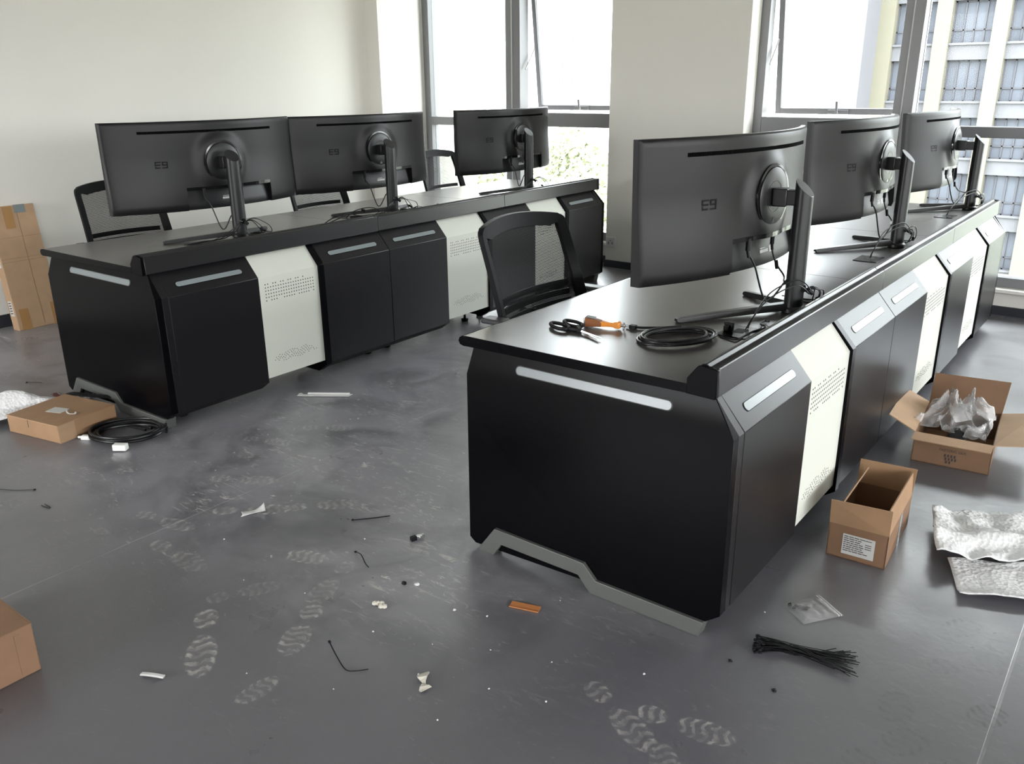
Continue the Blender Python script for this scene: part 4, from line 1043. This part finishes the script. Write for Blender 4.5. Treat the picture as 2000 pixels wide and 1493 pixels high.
# foam sheets, right
def sheetfn(c, seed, amp, rise):
    # bilinear over four floor corners with wrinkles
    c = [Vector(p) for p in c]
    def fn(u, v):
        p = c[0].lerp(c[1], u).lerp(c[3].lerp(c[2], u), v)
        z = rise(u, v) + amp * abs(mn.noise(Vector((p.x * 9 + seed, p.y * 7, seed)))) + amp * .25 * mn.noise(Vector((p.x * 26, p.y * 26, seed)))
        dx = .018 * mn.noise(Vector((p.x * 5, p.y * 5, seed + 3))); dy = .03 * mn.noise(Vector((p.x * 5, p.y * 5, seed + 6)))
        return (p.x + dx, p.y + dy, z)
    return fn
film('foam_sheet', 'upper white foam sheet on the floor at the right edge, curled over the lower one',
     sheetfn([(1.345, .78, 0), (1.90, 1.12, 0), (1.86, 1.52, 0), (1.255, 1.14, 0)], 1.5, .03, lambda u, v: .035 + .022 * math.exp(-((u) / .08) ** 2) + .02 * math.exp(-((v - .35) / .12) ** 2)), 44, (0, 0, 0), m='foam', cat='foam sheet', thick=.003)
film('foam_sheet', 'lower white foam sheet lying flat under the curled one at the right edge',
     sheetfn([(1.445, .64, 0), (1.92, .86, 0), (1.86, 1.16, 0), (1.37, .84, 0)], 6.5, .012, lambda u, v: .010 + .012 * math.exp(-(v / .12) ** 2)), 40, (0, 0, 0), m='foam', cat='foam sheet', thick=.003)

# zip bag with screws
zb = thing('zip_bag', 'clear zip bag with black screws on the floor near the cable ties', 'bag', (1.112, .315, 0), R(-35))
g = []
for i in range(23):
    row = []
    for j in range(27):
        x = -.055 + .11 * i / 22; y = -.07 + .14 * j / 26; e = min(i, 22 - i, j, 26 - j) / 6.0
        row.append((x, y, .003 + min(1, e) * (.009 + .012 * abs(mn.noise(Vector((x * 40, y * 40, 2)))))))
    g.append(row)
MB().sheet(g).make('bag_film', 'film', zb, smooth_=True, ang=180)
MB().box(-.055, .055, .052, .055, .004, .0085).box(-.055, .055, .060, .0625, .004, .008).make('zip_strip', 'label', zb)
rr = random.Random(2)
for k in range(7):
    x, y = -.03 + rr.uniform(-.014, .02), -.035 + rr.uniform(-.02, .025)
    tag(MB().cyl((0, 0, .003), (.008, .006, .003), .0022, 8).lathe([(.006, 0), (.006, .004), (.004, .006)], 12).make('black_screw', 'plug', None, bevel=0, loc=(1.112 + (x * math.cos(R(-35)) - y * math.sin(R(-35))), .315 + (x * math.sin(R(-35)) + y * math.cos(R(-35))), .002), rot=(0, 0, k)), 'small black screw inside the clear zip bag', 'screw', 'black screws in the zip bag')

# bundle of cable ties
rr = random.Random(11)
A_ = Vector((1.052, .052, 0)); B_ = Vector((1.275, .110, 0)); dr = (B_ - A_).normalized(); nr = Vector((-dr.y, dr.x, 0))
def tie(name, label, pts, group=None, r=.0019, head=True):
    o0 = Vector(pts[0]); P_ = [Vector(p) - o0 for p in pts]
    mb = MB().tube(P_, r, 6, sub=5, flat=.45)
    root = mb.make(name, 'plug', None, smooth_=True, loc=o0)
    if head:
        d = (P_[0] - P_[1]).normalized(); T = Matrix.Translation(P_[0]) @ d.to_track_quat('X', 'Z').to_matrix().to_4x4()
        MB().box(-.002, .006, -.0034, .0034, -.0024, .0026, T=T).make('tie_head', 'plug', root, bevel=.0006)
    return tag(root, label, 'cable tie', group)
for k in range(44):
    s0 = rr.uniform(-.040, .030) ; s1_ = rr.uniform(-.058, .062) ; z0 = .003 + rr.uniform(0, .026) * (1 - abs(s0) / .06); z1_ = .003 + rr.uniform(0, .012); L0 = rr.uniform(-.012, .014); L1 = rr.uniform(-.03, .035)
    mid = A_.lerp(B_, .48) + nr * rr.uniform(-.016, .016) + Vector((0, 0, rr.uniform(.004, .022)))
    tie('cable_tie', 'black cable tie in the loose bundle on the floor at lower right', [A_ + dr * L0 + nr * s0 + Vector((0, 0, z0)), A_.lerp(mid, .5) + nr * (s0 * .45) + Vector((0, 0, z0 * .5 + .006)), mid, B_ + dr * L1 + nr * s1_ + Vector((0, 0, z1_))], 'cable ties in the bundle')
# stray ties
tie('cable_tie', 'looped black cable tie alone in the middle of the floor, left of the near cabinet', [(-.434, -.131, .003), (-.39, -.085, .004), (-.352, -.036, .004), (-.345, -.040, .006), (-.39, -.095, .005), (-.43, -.134, .004)])
tie('cable_tie', 'thin forked black cable tie below the looped one', [(-.255, -.283, .003), (-.215, -.295, .012), (-.17, -.318, .006), (-.147, -.325, .003)])
tie('cable_tie', 'bent black cable tie at bottom centre with one end raised', [(.081, -.690, .022), (.13, -.71, .012), (.187, -.728, .003), (.215, -.715, .003), (.238, -.690, .004)])
tie('cable_tie', 'pale-tailed black cable tie end on the floor at the far left', [(-1.648, -.723, .003), (-1.70, -.77, .003), (-1.76, -.805, .004), (-1.85, -.86, .003)])
tie('cable_tie', 'short black tie offcut on the floor left of the flat box', [(-3.03, -.13, .003), (-2.99, -.10, .003), (-2.96, -.085, .003)])
tie('cable_tie', 'small folded black tie piece left of the footprints', [(-1.487, -.770, .003), (-1.44, -.765, .003), (-1.445, -.757, .003), (-1.487, -.757, .003)], head=False)

# white plastic strip by the left row
tag(MB().prism([(0, -.016), (.015, -.016), (.27, -.016), (.285, .016), (.06, .016), (.03, .006), (.012, .03), (0, .02)], .002, .006, 'z').box(.05, .27, .006, .016, .004, .014).make('plastic_strip', 'paper', None, bevel=.002, loc=(-1.668, .615, 0), rot=(0, 0, R(35))), 'long white plastic strip on the floor before the left row', 'strip')
# white curled paper
pg = []
for i in range(17):
    t_ = i / 16; x = .085 * (t_ - .5)
    pg.append([(x, -.018 + .012 * math.sin(t_ * PI), .003 + .02 * t_ ** 3), (x + .004, .0, .002 + .004 * t_), (x, .018 - .004 * math.sin(t_ * PI), .006 + .028 * t_ ** 4)])
tag(MB().sheet(pg).make('paper_curl', 'paper', None, smooth_=True, solid=.001, loc=(-.775, -.322, 0), rot=(0, 0, R(52))), 'curled white paper backing on the floor among footprints', 'paper')
# orange strip
tag(MB().box(-.047, .047, -.015, .015, .002, .004).box(-.047, .047, -.016, -.013, .003, .0065).make('cardboard_strip', 'orangestrip', None, loc=(.405, -.195, 0), rot=(R(4), 0, R(17)), bevel=.0005), 'orange-brown cardboard strip on the floor before the near cabinet', 'strip')
# small debris
def crumb(name, label, x, y, s, m='crumb', seed=1, cat='debris'):
    q = random.Random(seed); vs = []; fs = []
    n = 7
    for k, zz in enumerate((0, .45, .8)):
        for i in range(n): a = 2 * PI * i / n; r_ = s * q.uniform(.6, 1.1) * (1, .9, .45)[k]; vs.append((r_ * math.cos(a) * 1.3, r_ * math.sin(a), s * zz))
    for k in range(2):
        for i in range(n): fs.append((k * n + i, k * n + (i + 1) % n, (k + 1) * n + (i + 1) % n, (k + 1) * n + i))
    fs.append(tuple(range(2 * n, 3 * n))); fs.append(tuple(range(n - 1, -1, -1)))
    return tag(MB().add(vs, fs).make(name, m, None, loc=(x, y, 0), rot=(0, 0, seed)), label, cat)
cp = thing('crumpled_scrap', 'crumpled silvery foil scrap on the floor in the middle, near two wall chips', 'scrap', (.042, -.455, 0))
for k in range(5):
    q = random.Random(k + 20); MB().lathe([(.002, 0), (.009, .003), (.008, .010), (.001, .013)], 6, T=Matrix.Translation((.009 * (k - 2), .006 * (k % 3 - 1), 0)) @ Matrix.Rotation(k * 1.1, 4, 'Z')).make('scrap_lump', 'crumb', cp)
bp2 = []
for i in range(9):
    t_ = i / 8; bp2.append([(.075 * (t_ - .5), -.010 - .006 * math.sin(t_ * 9), .003 + .006 * math.sin(t_ * 7) ** 2), (.075 * (t_ - .5), .012 + .008 * math.sin(t_ * 6 + 1), .008 + .01 * math.sin(t_ * 5) ** 2)])
tag(MB().sheet(bp2).make('torn_paper_scrap', 'crumb', None, solid=.001, loc=(.398, -.640, 0), rot=(0, 0, R(-40))), 'torn beige paper scrap on the floor at bottom centre', 'scrap')
tag(MB().tube([(-.03, -.012, .006), (0, .0, .010), (.03, .018, .006)], .008, 6, sub=5, flat=.4).make('paper_scrap', 'paper', None, loc=(-.212, -1.066, 0)), 'small white paper offcut on the floor at lower left', 'scrap')
cl = thing('wire_clip', 'black clip with silver tab standing on the floor left of the near cabinet', 'clip', (-.150, -.093, 0), R(70))
MB().box(-.022, .0, -.008, .008, 0, .016).make('clip_body', 'plug', cl, bevel=.002)
MB().box(.0, .03, -.006, .006, .006, .014).cyl((.01, -.012, .01), (.01, .012, .01), .003).make('metal_tab', 'steel', cl, bevel=.001)
crumb('plastic_chip', 'small black plastic chip on the floor above the foil scrap', .013, -.322, .009, 'plug', 3)
crumb('plaster_chip', 'pale chip beside the small black plastic chip', .052, -.302, .009, 'paper', 4)
crumb('plastic_chip', 'dark chip on the floor below the cable tie bundle', 1.156, -.104, .007, 'plug', 5)
crumb('plastic_chip', 'dark and white chip left of the cable tie bundle', 1.013, -.058, .006, 'plug', 6)
crumb('plaster_chip', 'white chip on the floor left of the orange-brown strip', .24, -.335, .0055, 'paper', 7)
rr = random.Random(31)
for k, (x, y) in enumerate([(.30, -.50), (.45, -.42), (.55, -.55), (.36, -.62), (.22, -.80), (-.02, -.90), (-.42, -.62), (-.30, -.20), (.62, -.36), (.70, -.50), (.12, -.56), (.52, -.72), (-.70, -.50), (-.95, .15), (-1.2, .55), (.34, -.30), (.47, -.10), (-.20, -.55), (.85, -.25), (1.0, .22)]):
    crumb('plaster_crumb', 'tiny white plaster crumb scattered on the floor before the near cabinet', x, y, rr.uniform(.0022, .0038), 'paper', 40 + k)['group'] = 'tiny plaster crumbs on the floor'

# ------------------------------------------------------------------ outside
M['stone'] = mat('pale_stone_cladding', (0.42, 0.34, 0.27), 0.85, bump=.3, bscale=8, var=.1, vscale=3)
M['bpil'] = mat('cream_pilaster', (0.15, 0.14, 0.105), 0.85, var=.03)
M['bgrey'] = mat('grey_spandrel_panel', (0.110, 0.110, 0.120), 0.8, var=0.06)
M['bwin'] = mat('building_window_glass', (0.088, 0.096, 0.115), 0.6, 0, .2, var=0.15, vscale=.6)
M['bframe'] = mat('building_window_frame', (0.055, 0.055, 0.065), 0.6)
M['slab'] = mat('rendered_side_wall', (0.13, 0.127, 0.140), 0.9, var=0.03, vscale=0.6)
M['tower'] = mat('distant_tower_render', (0.30, 0.30, 0.30), 0.9)
M['leaf'] = mat('pale_foliage', (0.34, 0.36, 0.24), 0.8, var=.25, vscale=2.5)
M['bark'] = mat('tree_bark', (0.12, 0.09, 0.06), 0.9)
M['ground'] = mat('outside_ground', (0.27, 0.28, 0.22), 0.95, var=.2, vscale=.1)
# apartment block opposite the right window; its front is parallel to our facade
Yf = 54.0; k_ = (Yf + 1.9822) / 41.9822
def fx(x): return 1.7441 + (x - 1.7441) * k_
def fz(z): return 1.518 + (z - 1.518) * k_
ab = thing('apartment_block', 'grey apartment block with cream pilasters seen through the right window', 'building', (fx(-4), Yf, -22))
ab0 = Vector(ab.location)
def abx(mb, x0, x1, y0, y1, z0, z1, mi=0): return mb.box(x0 - ab0.x, x1 - ab0.x, y0 - ab0.y, y1 - ab0.y, z0 - ab0.z, z1 - ab0.z, mi)
abx(MB(), fx(-11.65), fx(-10.03), Yf - 3.0, Yf + 12, -22, 30).make('side_wall', 'slab', ab)
abx(MB(), fx(-10.03), fx(8), Yf + .5, Yf + 12, -22, 30).make('rear_mass', 'bgrey', ab)
bays = [(-9.40, -7.75), (-7.15, -5.56), (-4.98, -3.35), (-2.75, -1.15), (-.55, 1.05), (1.65, 3.25), (3.85, 5.4)]
pils = [(-10.03, -9.40), (-7.75, -7.15), (-5.56, -4.98), (-3.35, -2.75), (-1.15, -.55), (1.05, 1.65), (3.25, 3.85)]
for a, c in pils: abx(MB(), fx(a), fx(c), Yf - .45, Yf + .6, -22, 30).make('pilaster', 'bpil', ab)
zs = [fz(2.29 - 2.32 * k) for k in range(-5, 7)]     # bottom of each spandrel
for a, c in bays:
    sp_ = MB(); 
    for zb_ in zs:
        abx(sp_, fx(a), fx(c), Yf - .1, Yf + .5, zb_, zb_ + .86); abx(sp_, fx(a), fx(c), Yf - .25, Yf - .05, zb_ + .78, zb_ + .9)
    sp_.make('spandrel_panel', 'bgrey', ab)
for a, c in bays[:4]:
    for zb_ in zs[2:10]:
        h = 3.09 - .86
        wv_ = abx(MB(), fx(a), fx(c), Yf + .3, Yf + .36, zb_ + .86, zb_ + 3.09); ww = fx(c) - fx(a)
        o = wv_.make('window', 'bwin', ab)
        fr_ = MB()
        for t_ in (0, .25, .5, .75, .965): abx(fr_, fx(a) + ww * t_, fx(a) + ww * t_ + .08, Yf + .22, Yf + .3, zb_ + .86, zb_ + 3.09)
        for t_ in (0, .30, .96): abx(fr_, fx(a), fx(c), Yf + .22, Yf + .3, zb_ + .86 + h * t_, zb_ + .86 + h * t_ + .08)
        fr_.make('window_bars', 'bframe', o)
# stone-clad corner of our own building seen at the left of the left window
sb = thing('stone_clad_wing', 'beige stone-clad building edge at the left of the left window', 'building', (-12.0, 13.0, -18))
kk = (13 + 1.9822) / 31.9822
def lx(x): return 1.7441 + (x - 1.7441) * kk
MB().box(lx(-30.5) + 12, lx(-26.75) + 12, 0, 1.0, 0, 30).make('cladding', 'stone', sb)
MB().box(lx(-30.5) + 12, lx(-26.75) + 12.01, -.012, 0, 18 + 1.66, 18 + 1.70).box(lx(-30.5) + 12, lx(-26.75) + 12.01, -.012, 0, 18 - .2, 18 - .16).make('joint_line', 'bgrey', sb)
# far towers
for i, (x, wd, z1) in enumerate([(-150, 7, 17), (-133, 6, 20), (-118, 8, 18), (-104, 6, 14)]):
    tw = thing('distant_tower', ['palest distant tower, farthest left beyond the left window', 'second distant tower from the left beyond the left window', 'third distant tower from the left, widest', 'right-hand distant tower beyond the left window mullion'][i], 'building', (x, 150, -22), 0, 'distant towers')
    MB().box(0, wd, 0, wd, 0, z1 + 22).make('tower_body', 'tower', tw)
    ws = MB()
    for kx in range(2):
        for kz in range(14): ws.box(wd * (.25 + .42 * kx), wd * (.33 + .42 * kx), -.1, 0, z1 + 20 - 2.7 * kz, z1 + 21.6 - 2.7 * kz)
    ws.make('window_column', 'bgrey', tw)
tag(MB().box(-220, 120, 8, 260, -22.2, -22).make('street_ground', 'ground', None), None, None, None, 'structure')
# trees beyond the left window
def tree(x, y, ztop, r, label, seed):
    root = thing('tree', label, 'tree', (x, y, -22)); q = random.Random(seed)
    MB().cyl((0, 0, 0), (0, 0, ztop + 22 - r), .35, 8, r2=.15).make('trunk', 'bark', root)
    mb = MB()
    for _ in range(2600):
        while True:
            p = Vector((q.uniform(-1, 1), q.uniform(-1, 1), q.uniform(-1, 1)))
            if p.length < 1: break
        k2 = .75 + .25 * mn.noise(p * 2.5 + Vector((seed, 0, 0))) * 2
        c = Vector((p.x * r * k2, p.y * r * k2, ztop + 22 - r + p.z * r * .95 * k2)); s = r * .05
        a = Vector((q.uniform(-1, 1), q.uniform(-1, 1), q.uniform(-1, 1))).normalized() * s; b_ = a.orthogonal().normalized() * s
        mb.add([c - a, c + b_, c + a, c - b_], [(0, 1, 2, 3)])
    mb.make('foliage', 'leaf', root)
kk = 0
TL_ = ['pale green round tree low in the left window, left of the far monitor', 'pale tree just right of the far left-row monitor', 'tallest pale tree in the left window', 'pale tree beside the column in the left window', 'low tree in front of the other trees outside the left window', 'low right tree outside the left window, near the column', 'sparse tree seen under the middle transom', 'left low tree below the stone-clad wing']
for i, (x, y, zt, r) in enumerate([(-24.5, 31, -2.6, 2.4), (-19.3, 30.5, -1.6, 2.3), (-25.5, 39, -.4, 2.6), (-14.3, 29.5, -2.4, 2.2), (-17.0, 23.4, -4.0, 2.4), (-11.6, 22.0, -4.0, 2.4), (-31.5, 38, -2.2, 3.0), (-22.4, 24, -4.8, 2.5)]):
    tree(x, y, zt, r, TL_[i], i + 1)
